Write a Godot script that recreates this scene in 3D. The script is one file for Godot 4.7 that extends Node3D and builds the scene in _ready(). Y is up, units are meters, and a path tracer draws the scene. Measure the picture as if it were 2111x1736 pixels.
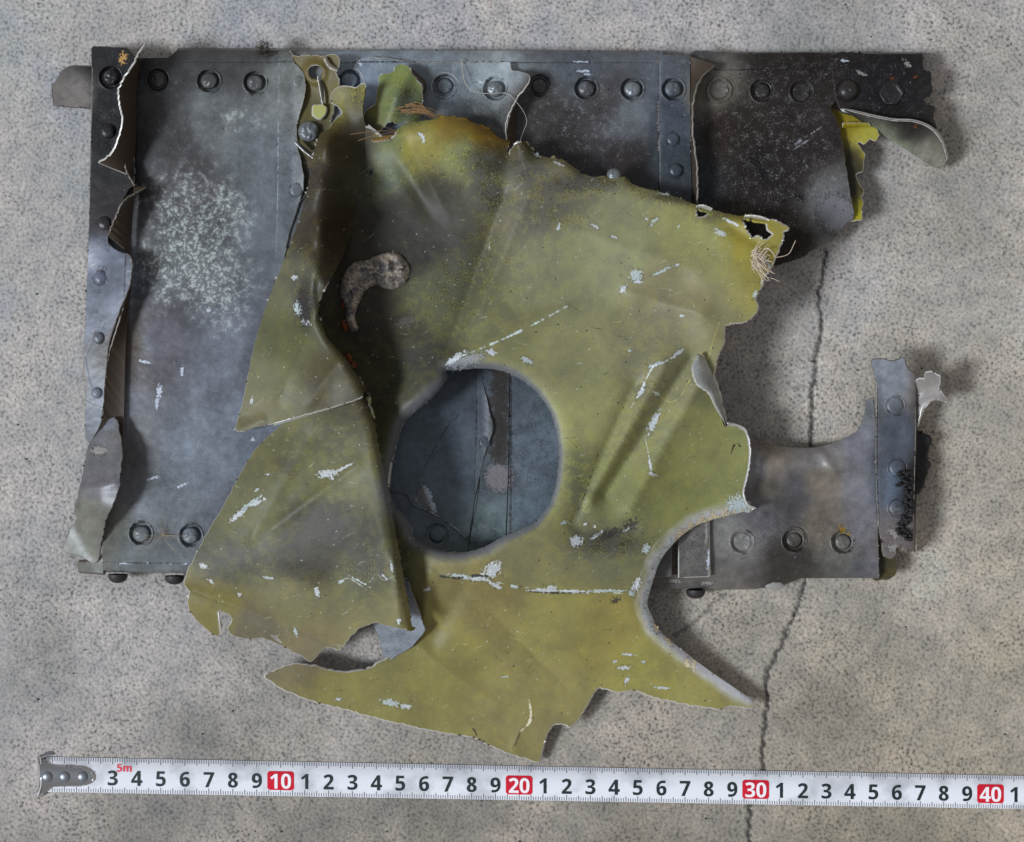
extends Node3D
# A piece of torn aircraft sheet metal on a concrete floor with a tape measure, seen from straight above.
# Plan unit used for the layout: 1 "u" = 0.2028 mm (the tape's centimetre is 49.3 u); heights are millimetres.

const U := 0.0002028
const EYE := 0.75
const MID := Vector2(1055.5, 868.0)
const TEX := Vector2(1760, 1440)
const TEX_MIN := Vector2(-0.22, -0.18)
const TEX_SPAN := Vector2(0.44, 0.36)

var M := {}
var wreck: Node3D
var taken := {}
var web_holes: Array = []

# ---------------------------------------------------------------- helpers
func numbered(called: String) -> String:
	taken[called] = taken.get(called, -1) + 1
	return called if taken[called] == 0 else "%s_%03d" % [called, taken[called]]

func v(x: float, y: float) -> Vector2:
	return Vector2(x, y)

func t(x: float, y: float, h: float) -> Vector3:
	return Vector3(x, y, h)

# a plan position at a height (mm) as a point in the world
func W(d: Vector2, h: float) -> Vector3:
	h -= 5.0 * sst(6.0, 16.0, h)
	var k := (1.0 - h * 0.001 / EYE) * U
	return Vector3((d.x - MID.x) * k, h * 0.001, (d.y - MID.y) * k)

func uv_of(p: Vector3) -> Vector2:
	return (Vector2(p.x, p.z) - TEX_MIN) / TEX_SPAN

func part(called: String, mesh: Mesh, parent: Node3D, label := "") -> MeshInstance3D:
	var o := MeshInstance3D.new()
	o.name = called
	o.mesh = mesh
	o.cast_shadow = GeometryInstance3D.SHADOW_CASTING_SETTING_ON
	if label:
		o.set_meta("label", label)
	parent.add_child(o, true)
	return o

func tag(o: Node3D, label: String, category: String, group := "") -> Node3D:
	o.set_meta("label", label)
	o.set_meta("category", category)
	if group:
		o.set_meta("group", group)
	return o

func thing(called: String, label: String, category: String) -> Node3D:
	var o := Node3D.new()
	o.name = numbered(called)
	add_child(o)
	return tag(o, label, category)

# Catmull-Rom curve through points, sampled about every step u, with torn unevenness
func curve(pts: Array, closed: bool, step: float, jag := 0.0, sd := 1) -> PackedVector2Array:
	var out := PackedVector2Array()
	var n := pts.size()
	var last := n if closed else n - 1
	for i in last:
		var p1: Vector2 = pts[i]
		var p2: Vector2 = pts[(i + 1) % n]
		var p0: Vector2 = pts[(i - 1 + n) % n] if closed or i > 0 else p1
		var p3: Vector2 = pts[(i + 2) % n] if closed or i + 2 < n else p2
		var L := p1.distance_to(p2)
		var m1 := (p2 - p0).limit_length(L * 1.4) * 0.5
		var m2 := (p3 - p1).limit_length(L * 1.4) * 0.5
		var k := maxi(1, int(L / step))
		for j in k:
			var s := float(j) / k
			var s2 := s * s
			var s3 := s2 * s
			out.append(p1 * (2 * s3 - 3 * s2 + 1) + m1 * (s3 - 2 * s2 + s) + p2 * (-2 * s3 + 3 * s2) + m2 * (s3 - s2))
	if not closed:
		out.append(pts[n - 1])
	if jag > 0.0:
		var f := FastNoiseLite.new()
		f.seed = sd
		f.frequency = 0.06
		f.fractal_octaves = 4
		for i in out.size():
			var p := out[i]
			out[i] = p + Vector2(f.get_noise_2d(p.x, p.y), f.get_noise_2d(p.x + 900.0, p.y)) * jag * 2.0
	return out

func straight(pts: Array, step: float) -> PackedVector2Array:
	var out := PackedVector2Array()
	for i in pts.size():
		var a: Vector2 = pts[i]
		var b: Vector2 = pts[(i + 1) % pts.size()]
		var k := maxi(1, int(a.distance_to(b) / step))
		for j in k:
			out.append(a.lerp(b, float(j) / k))
	return out

func ring(c: Vector2, r: float, n := 28) -> PackedVector2Array:
	var out := PackedVector2Array()
	for i in n:
		out.append(c + Vector2.from_angle(TAU * i / n) * r)
	return out

func seg_dist(p: Vector2, a: Vector2, b: Vector2) -> float:
	var ab := b - a
	var s := clampf((p - a).dot(ab) / maxf(ab.length_squared(), 1e-6), 0.0, 1.0)
	return p.distance_to(a + ab * s)

func line_dist(p: Vector2, pts: Array, far := 1e9) -> float:
	var best := far
	for i in pts.size() - 1:
		best = minf(best, seg_dist(p, pts[i], pts[i + 1]))
	return best

func gauss(p: Vector2, a: Vector2, b: Vector2, w: float) -> float:
	var d := seg_dist(p, a, b) / w
	return exp(-d * d)

# sharp crease: a cusp along a segment
func crease(p: Vector2, a: Vector2, b: Vector2, w: float) -> float:
	return exp(-seg_dist(p, a, b) / w)

# quarter-round drop towards an edge: 0 at distance w, depth at the edge
func roll(d: float, w: float, depth: float) -> float:
	if d >= w:
		return 0.0
	var s := (1.0 - maxf(d, 0.0) / w) * 0.97
	return depth * (1.0 - sqrt(1.0 - s * s))

# thin-plate spline through (x, y, height) samples
class Plate:
	var pts: Array
	var w: PackedFloat64Array
	func _init(samples: Array, soft := 0.02) -> void:
		pts = samples
		var n := samples.size()
		var m := n + 3
		var a: Array = []
		for i in m:
			var row := PackedFloat64Array()
			row.resize(m + 1)
			a.append(row)
		for i in n:
			var p: Vector3 = samples[i]
			for j in n:
				var q: Vector3 = samples[j]
				var r2 := (Vector2(p.x - q.x, p.y - q.y) / 100.0).length_squared()
				a[i][j] = 0.5 * r2 * log(r2) if r2 > 1e-9 else soft
			a[i][n] = 1.0
			a[i][n + 1] = p.x / 100.0
			a[i][n + 2] = p.y / 100.0
			a[n][i] = 1.0
			a[n + 1][i] = p.x / 100.0
			a[n + 2][i] = p.y / 100.0
			a[i][m] = p.z
		for c in m:
			var best := c
			for r in range(c + 1, m):
				if absf(a[r][c]) > absf(a[best][c]):
					best = r
			var tmp = a[c]
			a[c] = a[best]
			a[best] = tmp
			for r in range(c + 1, m):
				var f: float = a[r][c] / a[c][c]
				if f != 0.0:
					for k in range(c, m + 1):
						a[r][k] -= f * a[c][k]
		w.resize(m)
		for c in range(m - 1, -1, -1):
			var s: float = a[c][m]
			for k in range(c + 1, m):
				s -= a[c][k] * w[k]
			w[c] = s / a[c][c]
	func at(p: Vector2) -> float:
		var n := pts.size()
		var h := w[n] + w[n + 1] * p.x * 0.01 + w[n + 2] * p.y * 0.01
		for i in n:
			var q: Vector3 = pts[i]
			var dx := (p.x - q.x) * 0.01
			var dy := (p.y - q.y) * 0.01
			var r2 := dx * dx + dy * dy
			if r2 > 1e-9:
				h += w[i] * 0.5 * r2 * log(r2)
		return h

# give a surface thickness and a bevelled bare edge; tris wind so that the top looks up
func solidify(P: PackedVector3Array, uvs: PackedVector2Array, tris: PackedInt32Array, thick: float, mats: Array, lip := 0.35, plain := PackedByteArray()) -> ArrayMesh:
	var n := P.size()
	var N := PackedVector3Array()
	N.resize(n)
	var edges := {}
	for i in range(0, tris.size(), 3):
		var a := tris[i]
		var b := tris[i + 1]
		var c := tris[i + 2]
		var f := (P[c] - P[a]).cross(P[b] - P[a])
		N[a] += f
		N[b] += f
		N[c] += f
		for e in [[a, b], [b, c], [c, a]]:
			var back := Vector2i(e[1], e[0])
			if edges.has(back):
				edges.erase(back)
			else:
				edges[Vector2i(e[0], e[1])] = true
	for i in n:
		N[i] = N[i].normalized() if N[i].length_squared() > 0.0 else Vector3.UP
	var out := PackedVector3Array()
	out.resize(n)
	for e: Vector2i in edges:
		var dir := (P[e.y] - P[e.x])
		var o := -dir.cross(N[e.x]).normalized()
		out[e.x] += o
		out[e.y] += o
	var Q := PackedVector3Array()
	var NQ := PackedVector3Array()
	Q.resize(n)
	NQ.resize(n)
	var th := thick * 0.001
	for i in n:
		Q[i] = P[i] - N[i] * th
		NQ[i] = -N[i]
	var mesh := ArrayMesh.new()
	var arr := []
	arr.resize(Mesh.ARRAY_MAX)
	arr[Mesh.ARRAY_VERTEX] = P
	arr[Mesh.ARRAY_NORMAL] = N
	arr[Mesh.ARRAY_TEX_UV] = uvs
	arr[Mesh.ARRAY_INDEX] = tris
	mesh.add_surface_from_arrays(Mesh.PRIMITIVE_TRIANGLES, arr)
	mesh.surface_set_material(0, mats[0])
	var flipped := tris.duplicate()
	for i in range(0, tris.size(), 3):
		flipped[i + 1] = tris[i + 2]
		flipped[i + 2] = tris[i + 1]
	arr[Mesh.ARRAY_VERTEX] = Q
	arr[Mesh.ARRAY_NORMAL] = NQ
	arr[Mesh.ARRAY_INDEX] = flipped
	mesh.add_surface_from_arrays(Mesh.PRIMITIVE_TRIANGLES, arr)
	mesh.surface_set_material(1, mats[1])
	# rim: bare torn metal, or the sheet's own paint where it goes round a fold
	for pass_no in 2:
		if pass_no == 1 and plain.is_empty():
			continue
		_rim(mesh, P, Q, N, out, uvs, edges, th, lip if pass_no == 0 else lip * 0.25, plain, pass_no, mats[2] if pass_no == 0 else mats[0])
	return mesh

func _rim(mesh: ArrayMesh, P: PackedVector3Array, Q: PackedVector3Array, N: PackedVector3Array, out: PackedVector3Array, uvs: PackedVector2Array, edges: Dictionary, th: float, lip: float, plain: PackedByteArray, pass_no: int, mat: Material) -> void:
	var arr := []
	arr.resize(Mesh.ARRAY_MAX)
	var ep := PackedVector3Array()
	var en := PackedVector3Array()
	var eu := PackedVector2Array()
	var ei := PackedInt32Array()
	for e: Vector2i in edges:
		if plain.size() and int(plain[e.x] and plain[e.y]) != pass_no:
			continue
		var base := ep.size()
		for i in [e.x, e.y]:
			var o := out[i].normalized()
			ep.append(P[i])
			en.append((N[i] * 0.8 + o * 0.6).normalized())
			ep.append(P[i] + o * th * lip - N[i] * th * 0.4)
			en.append((N[i] * 0.3 + o).normalized())
			ep.append(Q[i])
			en.append((o - N[i] * 0.6).normalized())
			for k in 3:
				eu.append(uvs[i])
		for k in 2:
			ei.append_array([base + k, base + 1 + k, base + 4 + k, base + k, base + 4 + k, base + 3 + k])
	if ep.size():
		arr[Mesh.ARRAY_VERTEX] = ep
		arr[Mesh.ARRAY_NORMAL] = en
		arr[Mesh.ARRAY_TEX_UV] = eu
		arr[Mesh.ARRAY_INDEX] = ei
		mesh.add_surface_from_arrays(Mesh.PRIMITIVE_TRIANGLES, arr)
		mesh.surface_set_material(mesh.get_surface_count() - 1, mat)

# a sheet: everything inside an outline (minus holes), cut on a grid, laid at heights from hf
func sheet(outline: PackedVector2Array, holes: Array, hf: Callable, thick: float, mats: Array, cell := 6.0, lip := 0.35, fold: Array = []) -> ArrayMesh:
	var plain := PackedByteArray()
	var lo := outline[0]
	var hi := outline[0]
	for p in outline:
		lo = lo.min(p)
		hi = hi.max(p)
	var nx := int((hi.x - lo.x) / cell) + 2
	var ny := int((hi.y - lo.y) / cell) + 2
	lo -= Vector2(cell, cell) * 0.37
	var marked := {}
	var boxes := []
	for k in holes.size() + 1:
		var line: PackedVector2Array = outline if k == 0 else holes[k - 1]
		var box := Rect2(line[0], Vector2.ZERO)
		for i in line.size():
			var a := line[i]
			var b := line[(i + 1) % line.size()]
			box = box.expand(a)
			var m := maxi(1, int(a.distance_to(b) / 0.7))
			for j in m + 1:
				var q := (a.lerp(b, float(j) / m) - lo) / cell
				marked[Vector2i(int(floor(q.x)), int(floor(q.y)))] = true
		if k > 0:
			boxes.append(box)
	var ids := {}
	var P := PackedVector3Array()
	var uvs := PackedVector2Array()
	var tris := PackedInt32Array()
	for iy in ny + 1:
		for ix in nx + 1:
			var a := lo + Vector2(ix, iy) * cell
			var square := PackedVector2Array([a, a + Vector2(cell, 0), a + Vector2(cell, cell), a + Vector2(0, cell)])
			var polys: Array = []
			if marked.has(Vector2i(ix, iy)):
				polys = Geometry2D.intersect_polygons(square, outline)
				for k in holes.size():
					if boxes[k].intersects(Rect2(a, Vector2(cell, cell)), true):
						var left: Array = []
						for q in polys:
							left.append_array(Geometry2D.clip_polygons(q, holes[k]))
						polys = left
			else:
				var c := a + Vector2(cell, cell) * 0.5
				if not Geometry2D.is_point_in_polygon(c, outline):
					continue
				var inside := true
				for k in holes.size():
					if boxes[k].has_point(c) and Geometry2D.is_point_in_polygon(c, holes[k]):
						inside = false
				if not inside:
					continue
				polys = [square]
			for q: PackedVector2Array in polys:
				var idx := PackedInt32Array()
				for p in q:
					var key := Vector2i((p * 4.0).round())
					if not ids.has(key):
						ids[key] = P.size()
						var pr := Vector2(key) / 4.0
						var w3 := W(pr, hf.call(pr))
						P.append(w3)
						uvs.append(uv_of(w3))
						if fold.size():
							plain.append(1 if fold.any(func(f): return line_dist(pr, f) < 12.0) else 0)
					idx.append(ids[key])
				var tr := PackedInt32Array([0, 1, 2, 0, 2, 3]) if q.size() == 4 and polys.size() == 1 and not marked.has(Vector2i(ix, iy)) else Geometry2D.triangulate_polygon(q)
				for i in range(0, tr.size(), 3):
					var i0 := idx[tr[i]]
					var i1 := idx[tr[i + 1]]
					var i2 := idx[tr[i + 2]]
					if i0 == i1 or i1 == i2 or i0 == i2:
						continue
					var qa := q[tr[i]]
					if (q[tr[i + 1]] - qa).cross(q[tr[i + 2]] - qa) < 0.0:
						tris.append_array([i0, i2, i1])
					else:
						tris.append_array([i0, i1, i2])
	return solidify(P, uvs, tris, thick, mats, lip, plain)

# a ribbon between two lines of Vector3(x, y, height); bulge lifts its middle sideways
func ribbon(a: Array, b: Array, thick: float, mats: Array, bulge := 0.0, across := 5, jag := 0.6, lip := 0.35) -> ArrayMesh:
	var ca := space_curve(a, 60)
	var cb := space_curve(b, 60)
	var f := FastNoiseLite.new()
	f.frequency = 0.05
	f.seed = int(ca[0].x)
	var P := PackedVector3Array()
	var uvs := PackedVector2Array()
	var tris := PackedInt32Array()
	for i in ca.size():
		var w := f.get_noise_1d(i * 9.0) * jag
		for j in across + 1:
			var s := float(j) / across
			var p := ca[i].lerp(cb[i], s)
			p.z += bulge * 4.0 * s * (1.0 - s)
			var q := W(Vector2(p.x + w * s * 3.0, p.y + w * s), p.z + w * s)
			P.append(q)
			uvs.append(uv_of(q))
	var flip := false
	var n0 := (P[across] - P[0]).cross(P[across + 1] - P[0])
	flip = n0.y > 0.0
	for i in ca.size() - 1:
		for j in across:
			var k := i * (across + 1) + j
			var k2 := k + across + 1
			if flip:
				tris.append_array([k, k2, k2 + 1, k, k2 + 1, k + 1])
			else:
				tris.append_array([k, k2 + 1, k2, k, k + 1, k2 + 1])
	return solidify(P, uvs, tris, thick, mats, lip)

func space_curve(pts: Array, count: int) -> PackedVector3Array:
	var c := Curve3D.new()
	c.bake_interval = 2.0
	for i in pts.size():
		var a: Vector3 = pts[maxi(i - 1, 0)]
		var b: Vector3 = pts[mini(i + 1, pts.size() - 1)]
		var m := (b - a) / 6.0
		c.add_point(pts[i], -m, m)
	var out := PackedVector3Array()
	var L := c.get_baked_length()
	for i in count + 1:
		out.append(c.sample_baked(L * i / count, true))
	return out

# turned shape: profile of (radius u, height mm) from outside in, axis up, at a plan position
func lathe(c: Vector2, h: float, profile: Array, mat: Material, segs := 26, squash := 0.0, tilt := Vector2.ZERO, wobble := 0.0, sd := 0) -> ArrayMesh:
	var st := SurfaceTool.new()
	st.begin(Mesh.PRIMITIVE_TRIANGLES)
	st.set_smooth_group(0)
	var f := FastNoiseLite.new()
	f.seed = sd + 7
	f.frequency = 0.09
	for k in profile.size():
		var p: Vector2 = profile[k]
		for i in segs:
			var d := Vector2.from_angle(TAU * i / segs)
			d.y *= 1.0 - squash
			var at := c + d * p.x
			var hh := h + p.y + (d * p.x).dot(tilt) + wobble * f.get_noise_2d(at.x, at.y)
			var w3 := W(at, hh)
			st.set_uv(uv_of(w3))
			st.add_vertex(w3)
	for k in profile.size() - 1:
		for i in segs:
			var j := (i + 1) % segs
			var a := k * segs + i
			var b := k * segs + j
			var c2 := a + segs
			var d2 := b + segs
			for x in [a, b, c2, b, d2, c2]:
				st.add_index(x)
	st.generate_normals()
	st.set_material(mat)
	return st.commit()

# thin round thread through Vector3(x, y, height mm)
func thread_into(st: SurfaceTool, pts: Array, r: float, sides := 4) -> void:
	var c := space_curve(pts, maxi(6, pts.size() * 5))
	var base := 0
	var wp := PackedVector3Array()
	for p in c:
		wp.append(W(Vector2(p.x, p.y), p.z))
	for i in wp.size() - 1:
		var d := (wp[i + 1] - wp[i])
		if d.length() < 1e-7:
			continue
		d = d.normalized()
		var s := d.cross(Vector3.UP if absf(d.y) < 0.9 else Vector3.RIGHT).normalized()
		var u := s.cross(d)
		var taper0 := 1.0 - 0.5 * float(i) / wp.size()
		for k in sides:
			var a0 := TAU * k / sides
			var a1 := TAU * (k + 1) / sides
			var o0 := s * cos(a0) + u * sin(a0)
			var o1 := s * cos(a1) + u * sin(a1)
			var rr := r * taper0 * U
			for q in [[wp[i], o0], [wp[i + 1], o1], [wp[i + 1], o0], [wp[i], o0], [wp[i], o1], [wp[i + 1], o1]]:
				st.set_normal(q[1])
				st.add_vertex(q[0] + q[1] * rr)

# ---------------------------------------------------------------- textures
func noise_bytes(w: int, h: int, freq: float, octaves: int, sd: int, type := FastNoiseLite.TYPE_SIMPLEX_SMOOTH, seamless := false, gain := 0.5) -> PackedByteArray:
	var f := FastNoiseLite.new()
	f.noise_type = type
	f.seed = sd
	f.frequency = freq
	f.fractal_octaves = octaves
	f.fractal_gain = gain
	if type == FastNoiseLite.TYPE_CELLULAR:
		f.domain_warp_enabled = true
		f.domain_warp_amplitude = 16.0
		f.domain_warp_frequency = 0.045
		f.domain_warp_fractal_octaves = 3
	if octaves == 1:
		f.fractal_type = FastNoiseLite.FRACTAL_NONE
	var im: Image = f.get_seamless_image(w, h) if seamless else f.get_image(w, h)
	im.convert(Image.FORMAT_L8)
	return im.get_data()

# colours measured at plan positions -> small smooth colour map -> full size
func colour_map(samples: Array, w: int, h: int) -> PackedByteArray:
	var sw := 110
	var sh := 90
	var im := Image.create(sw, sh, false, Image.FORMAT_RGB8)
	var pos := PackedVector2Array()
	var col := PackedVector3Array()
	for s in samples:
		pos.append(Vector2(s[0], s[1]))
		col.append(Vector3(s[2], s[3], s[4]))
	for y in sh:
		for x in sw:
			var wx := TEX_MIN + Vector2((x + 0.5) / sw, (y + 0.5) / sh) * TEX_SPAN
			var d := wx / (U * 0.965) + MID
			var tot := 0.0
			var c := Vector3.ZERO
			for i in pos.size():
				var q := 1.0 / (d.distance_squared_to(pos[i]) + 300.0)
				q = q * q * sqrt(q)
				tot += q
				c += col[i] * q
			c /= tot
			im.set_pixel(x, y, Color8(int(c.x), int(c.y), int(c.z)))
	im.resize(w, h, Image.INTERPOLATE_CUBIC)
	return im.get_data()

# soft spots of 0..1 -> full size mask; spots: [x, y, rx, ry, value]
func region_map(spots: Array, w: int, h: int) -> PackedByteArray:
	var sw := 110
	var sh := 90
	var im := Image.create(sw, sh, false, Image.FORMAT_L8)
	for y in sh:
		for x in sw:
			var wx := TEX_MIN + Vector2((x + 0.5) / sw, (y + 0.5) / sh) * TEX_SPAN
			var d := wx / (U * 0.965) + MID
			var s := 0.0
			for q in spots:
				var dx: float = (d.x - q[0]) / q[2]
				var dy: float = (d.y - q[1]) / q[3]
				s = maxf(s, q[4] * exp(-(dx * dx + dy * dy)))
			im.set_pixel(x, y, Color(s, s, s))
	im.resize(w, h, Image.INTERPOLATE_CUBIC)
	return im.get_data()

func px_of(d: Vector2, h: float) -> Vector2:
	return uv_of(W(d, h)) * TEX

# an irregular fleck with ragged border, long side along ang
func fleck(im: Image, d: Vector2, h: float, lx: float, ly: float, ang: float, col: Color, sd: int, ragged := 0.5, a := 1.0) -> void:
	var f := FastNoiseLite.new()
	f.seed = sd
	f.frequency = 0.16
	f.fractal_octaves = 3
	var c := px_of(d, h)
	var k := 0.81
	var r := maxf(lx, ly) * k + 2.0
	var ca := cos(ang)
	var sa := sin(ang)
	for y in range(maxi(0, int(c.y - r)), mini(int(TEX.y), int(c.y + r) + 1)):
		for x in range(maxi(0, int(c.x - r)), mini(int(TEX.x), int(c.x + r) + 1)):
			var q := Vector2(x, y) - c
			var e := Vector2((q.x * ca + q.y * sa) / (lx * k), (-q.x * sa + q.y * ca) / (ly * k)).length()
			e += f.get_noise_2d(x, y) * ragged * 1.6
			if e >= 1.0 and e < 1.3 and a > 0.7 and lx > 3.5:
				im.set_pixel(x, y, im.get_pixel(x, y).darkened(0.28 * (1.3 - e) / 0.3))
			if e < 1.0:
				var s := clampf((1.0 - e) * 4.0, 0.0, 1.0) * a
				var tone := 0.86 + 0.42 * f.get_noise_2d(x * 3.0, y * 3.0)
				im.set_pixel(x, y, im.get_pixel(x, y).lerp(Color(col.r * tone, col.g * tone, col.b * tone), s))

# a scratch along points; broken makes it patchy
func scratch(im: Image, pts: Array, h: float, wide: float, col: Color, broken := 0.0, sd := 3, a := 0.9) -> void:
	var f := FastNoiseLite.new()
	f.seed = sd
	f.frequency = 0.05
	var line := curve(pts, false, 0.6)
	for i in line.size():
		var s := float(i) / line.size()
		if broken > 0.0 and f.get_noise_2d(line[i].x, line[i].y) * 1.6 + 0.5 < broken:
			continue
		var c := px_of(line[i], h)
		var r := wide * 0.81 * (0.35 + 0.65 * sin(PI * clampf(s, 0.03, 0.97))) * 0.5 * clampf(0.75 + 1.3 * f.get_noise_2d(line[i].y * 2.0, line[i].x * 2.0), 0.15, 1.6)
		for y in range(int(c.y - r - 1), int(c.y + r + 2)):
			for x in range(int(c.x - r - 1), int(c.x + r + 2)):
				if x >= 0 and y >= 0 and x < TEX.x and y < TEX.y:
					var e := clampf(r + 0.6 - Vector2(x, y).distance_to(c), 0.0, 1.0) * a
					if e > 0.0:
						im.set_pixel(x, y, im.get_pixel(x, y).lerp(col, e * 0.6))

# paint worn off along a pressed lip: strongest at the line, ragged, fading over reach
func worn_band(im: Image, line: PackedVector2Array, h: float, reach: float, col: Color, strength: float, sd: int, centre: Vector2, outward := true) -> void:
	var lo := line[0]
	var hi := line[0]
	var pts: Array = []
	for i in line.size():
		lo = lo.min(line[i])
		hi = hi.max(line[i])
		if i % 2 == 0:
			pts.append(line[i])
	lo -= Vector2(reach, reach) * 1.6
	hi += Vector2(reach, reach) * 1.6
	var p0 := px_of(lo, h).floor()
	var p1 := px_of(hi, h).ceil()
	var gw := int((p1.x - p0.x) / 5.0) + 1
	var gh := int((p1.y - p0.y) / 5.0) + 1
	var small := Image.create(gw, gh, false, Image.FORMAT_L8)
	for y in gh:
		for x in gw:
			var d := lo + (hi - lo) * Vector2((x + 0.5) / gw, (y + 0.5) / gh)
			var e := line_dist(d, pts, reach * 2.0) / (reach * 2.0)
			small.set_pixel(x, y, Color(e, e, e))
	var w := int(p1.x - p0.x)
	var hh := int(p1.y - p0.y)
	small.resize(w, hh, Image.INTERPOLATE_CUBIC)
	var f := FastNoiseLite.new()
	f.seed = sd
	f.frequency = 0.022
	f.fractal_octaves = 5
	for y in hh:
		for x in w:
			var e := small.get_pixel(x, y).r * 2.0
			if e > 1.4:
				continue
			var X := int(p0.x) + x
			var Y := int(p0.y) + y
			var n := f.get_noise_2d(X, Y)
			var side := clampf((centre.x - (lo.x + (hi.x - lo.x) * x / w)) / 150.0, -1.0, 1.0) if outward else 0.0
			e /= 1.0 + 0.5 * side
			var a := clampf(1.15 - e * 1.15 + n * 0.22, 0.0, 1.0)
			a = a * a * (3.0 - 2.0 * a) * strength
			if a > 0.01:
				var tone := 1.0 + 0.08 * f.get_noise_2d(X * 4.0, Y * 4.0)
				im.set_pixel(X, Y, im.get_pixel(X, Y).lerp(Color(col.r * tone, col.g * tone, col.b * tone), a))

func sst(a: float, b: float, x: float) -> float:
	var s := clampf((x - a) / (b - a), 0.0, 1.0)
	return s * s * (3.0 - 2.0 * s)

func olive_texture() -> Image:
	var w := int(TEX.x)
	var h := int(TEX.y)
	var base := colour_map(OLIVE, w, h)
	var grime_and_shade := region_map(GRIME_AND_SHADE, w, h)
	var n1 := noise_bytes(w, h, 0.010, 6, 11, FastNoiseLite.TYPE_SIMPLEX_SMOOTH, false, 0.66)
	var n2 := noise_bytes(w, h, 0.3, 2, 12)
	var n3 := noise_bytes(w, h, 0.035, 5, 13, FastNoiseLite.TYPE_SIMPLEX_SMOOTH, false, 0.66)
	var out := PackedByteArray()
	out.resize(w * h * 3)
	for i in w * h:
		var a := n1[i] / 255.0
		var b := n2[i] / 255.0
		var c := n3[i] / 255.0
		var film := sst(0.46, 0.58, c + (b - 0.5) * 0.25)
		var m := 0.76 + 0.22 * a + 0.13 * b + 0.05 * c
		var g: float = grime_and_shade[i] / 255.0
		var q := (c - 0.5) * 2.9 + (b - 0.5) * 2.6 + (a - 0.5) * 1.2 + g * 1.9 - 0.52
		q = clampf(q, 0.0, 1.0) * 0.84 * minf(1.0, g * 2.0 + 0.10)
		var r0 := base[i * 3] * m
		var g0 := base[i * 3 + 1] * m
		var b0 := base[i * 3 + 2] * (m - 0.10 * (a - 0.5))
		# a thin brown film lies over the paint in patches
		var fk: float = minf(1.0, grime_and_shade[i] / 255.0 * 2.0)
		r0 *= 1.0 + (film - 0.5) * 0.42 * fk
		g0 *= 1.0 + (film - 0.5) * 0.42 * fk
		b0 *= 1.0 + (film - 0.5) * 0.16 * fk
		if c > 0.60 and g < 0.6:
			var y := (c - 0.60) * 1.3
			r0 += 26.0 * y
			g0 += 22.0 * y
			b0 -= 10.0 * y
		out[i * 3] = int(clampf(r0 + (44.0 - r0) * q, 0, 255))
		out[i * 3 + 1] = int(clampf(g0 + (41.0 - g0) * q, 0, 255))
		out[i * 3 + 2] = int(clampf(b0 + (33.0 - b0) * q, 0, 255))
	return Image.create_from_data(w, h, false, Image.FORMAT_RGB8, out)

func grey_texture() -> Image:
	var w := int(TEX.x)
	var h := int(TEX.y)
	var base := colour_map(GREY, w, h)
	var rust := region_map(CORROSION, w, h)
	var dust := region_map(DUST, w, h)
	var pit := region_map(PITS, w, h)
	var n1 := noise_bytes(w, h, 0.011, 6, 21, FastNoiseLite.TYPE_SIMPLEX_SMOOTH, false, 0.66)
	var n2 := noise_bytes(w, h, 0.33, 2, 22)
	var n3 := noise_bytes(w, h, 0.05, 4, 23, FastNoiseLite.TYPE_SIMPLEX_SMOOTH, false, 0.62)
	var cell := noise_bytes(w, h, 0.17, 1, 24, FastNoiseLite.TYPE_CELLULAR)
	var out := PackedByteArray()
	out.resize(w * h * 3)
	for i in w * h:
		var a := n1[i] / 255.0
		var b := n2[i] / 255.0
		var c := n3[i] / 255.0
		var m := 0.62 + 0.40 * a + 0.18 * b + 0.20 * c
		var r0 := base[i * 3] * m
		var g0 := base[i * 3 + 1] * m
		var b0 := base[i * 3 + 2] * m
		var d: float = dust[i] / 255.0
		var q := clampf((b - 0.66) * 5.0 + (c - 0.5) * 2.0, 0.0, 1.0) * d * 0.8
		q = maxf(q, clampf((c - 0.58) * 5.0, 0.0, 1.0) * d * 0.22)
		r0 += (150.0 - r0) * q
		g0 += (154.0 - g0) * q
		b0 += (156.0 - b0) * q
		var p: float = pit[i] / 255.0
		q = clampf((0.40 - b) * 5.0 + (0.5 - c) * 2.4, 0.0, 1.0) * p * 0.85
		r0 += (38.0 - r0) * q
		g0 += (38.0 - g0) * q
		b0 += (42.0 - b0) * q
		var k: float = rust[i] / 255.0
		if k > 0.2:
			q = sst(0.22, 0.95, k + (c - 0.5) * 0.7 + (a - 0.5) * 0.6) * (0.22 + 0.62 * clampf((0.42 + (c - 0.5) * 0.5 + (b - 0.5) * 0.35 - cell[i] / 255.0) * 4.0, 0.0, 1.0))
			r0 += (180.0 - r0) * q
			g0 += (190.0 - g0) * q
			b0 += (184.0 - b0) * q
		out[i * 3] = int(clampf(r0, 0, 255))
		out[i * 3 + 1] = int(clampf(g0, 0, 255))
		out[i * 3 + 2] = int(clampf(b0, 0, 255))
	return Image.create_from_data(w, h, false, Image.FORMAT_RGB8, out)

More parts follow.
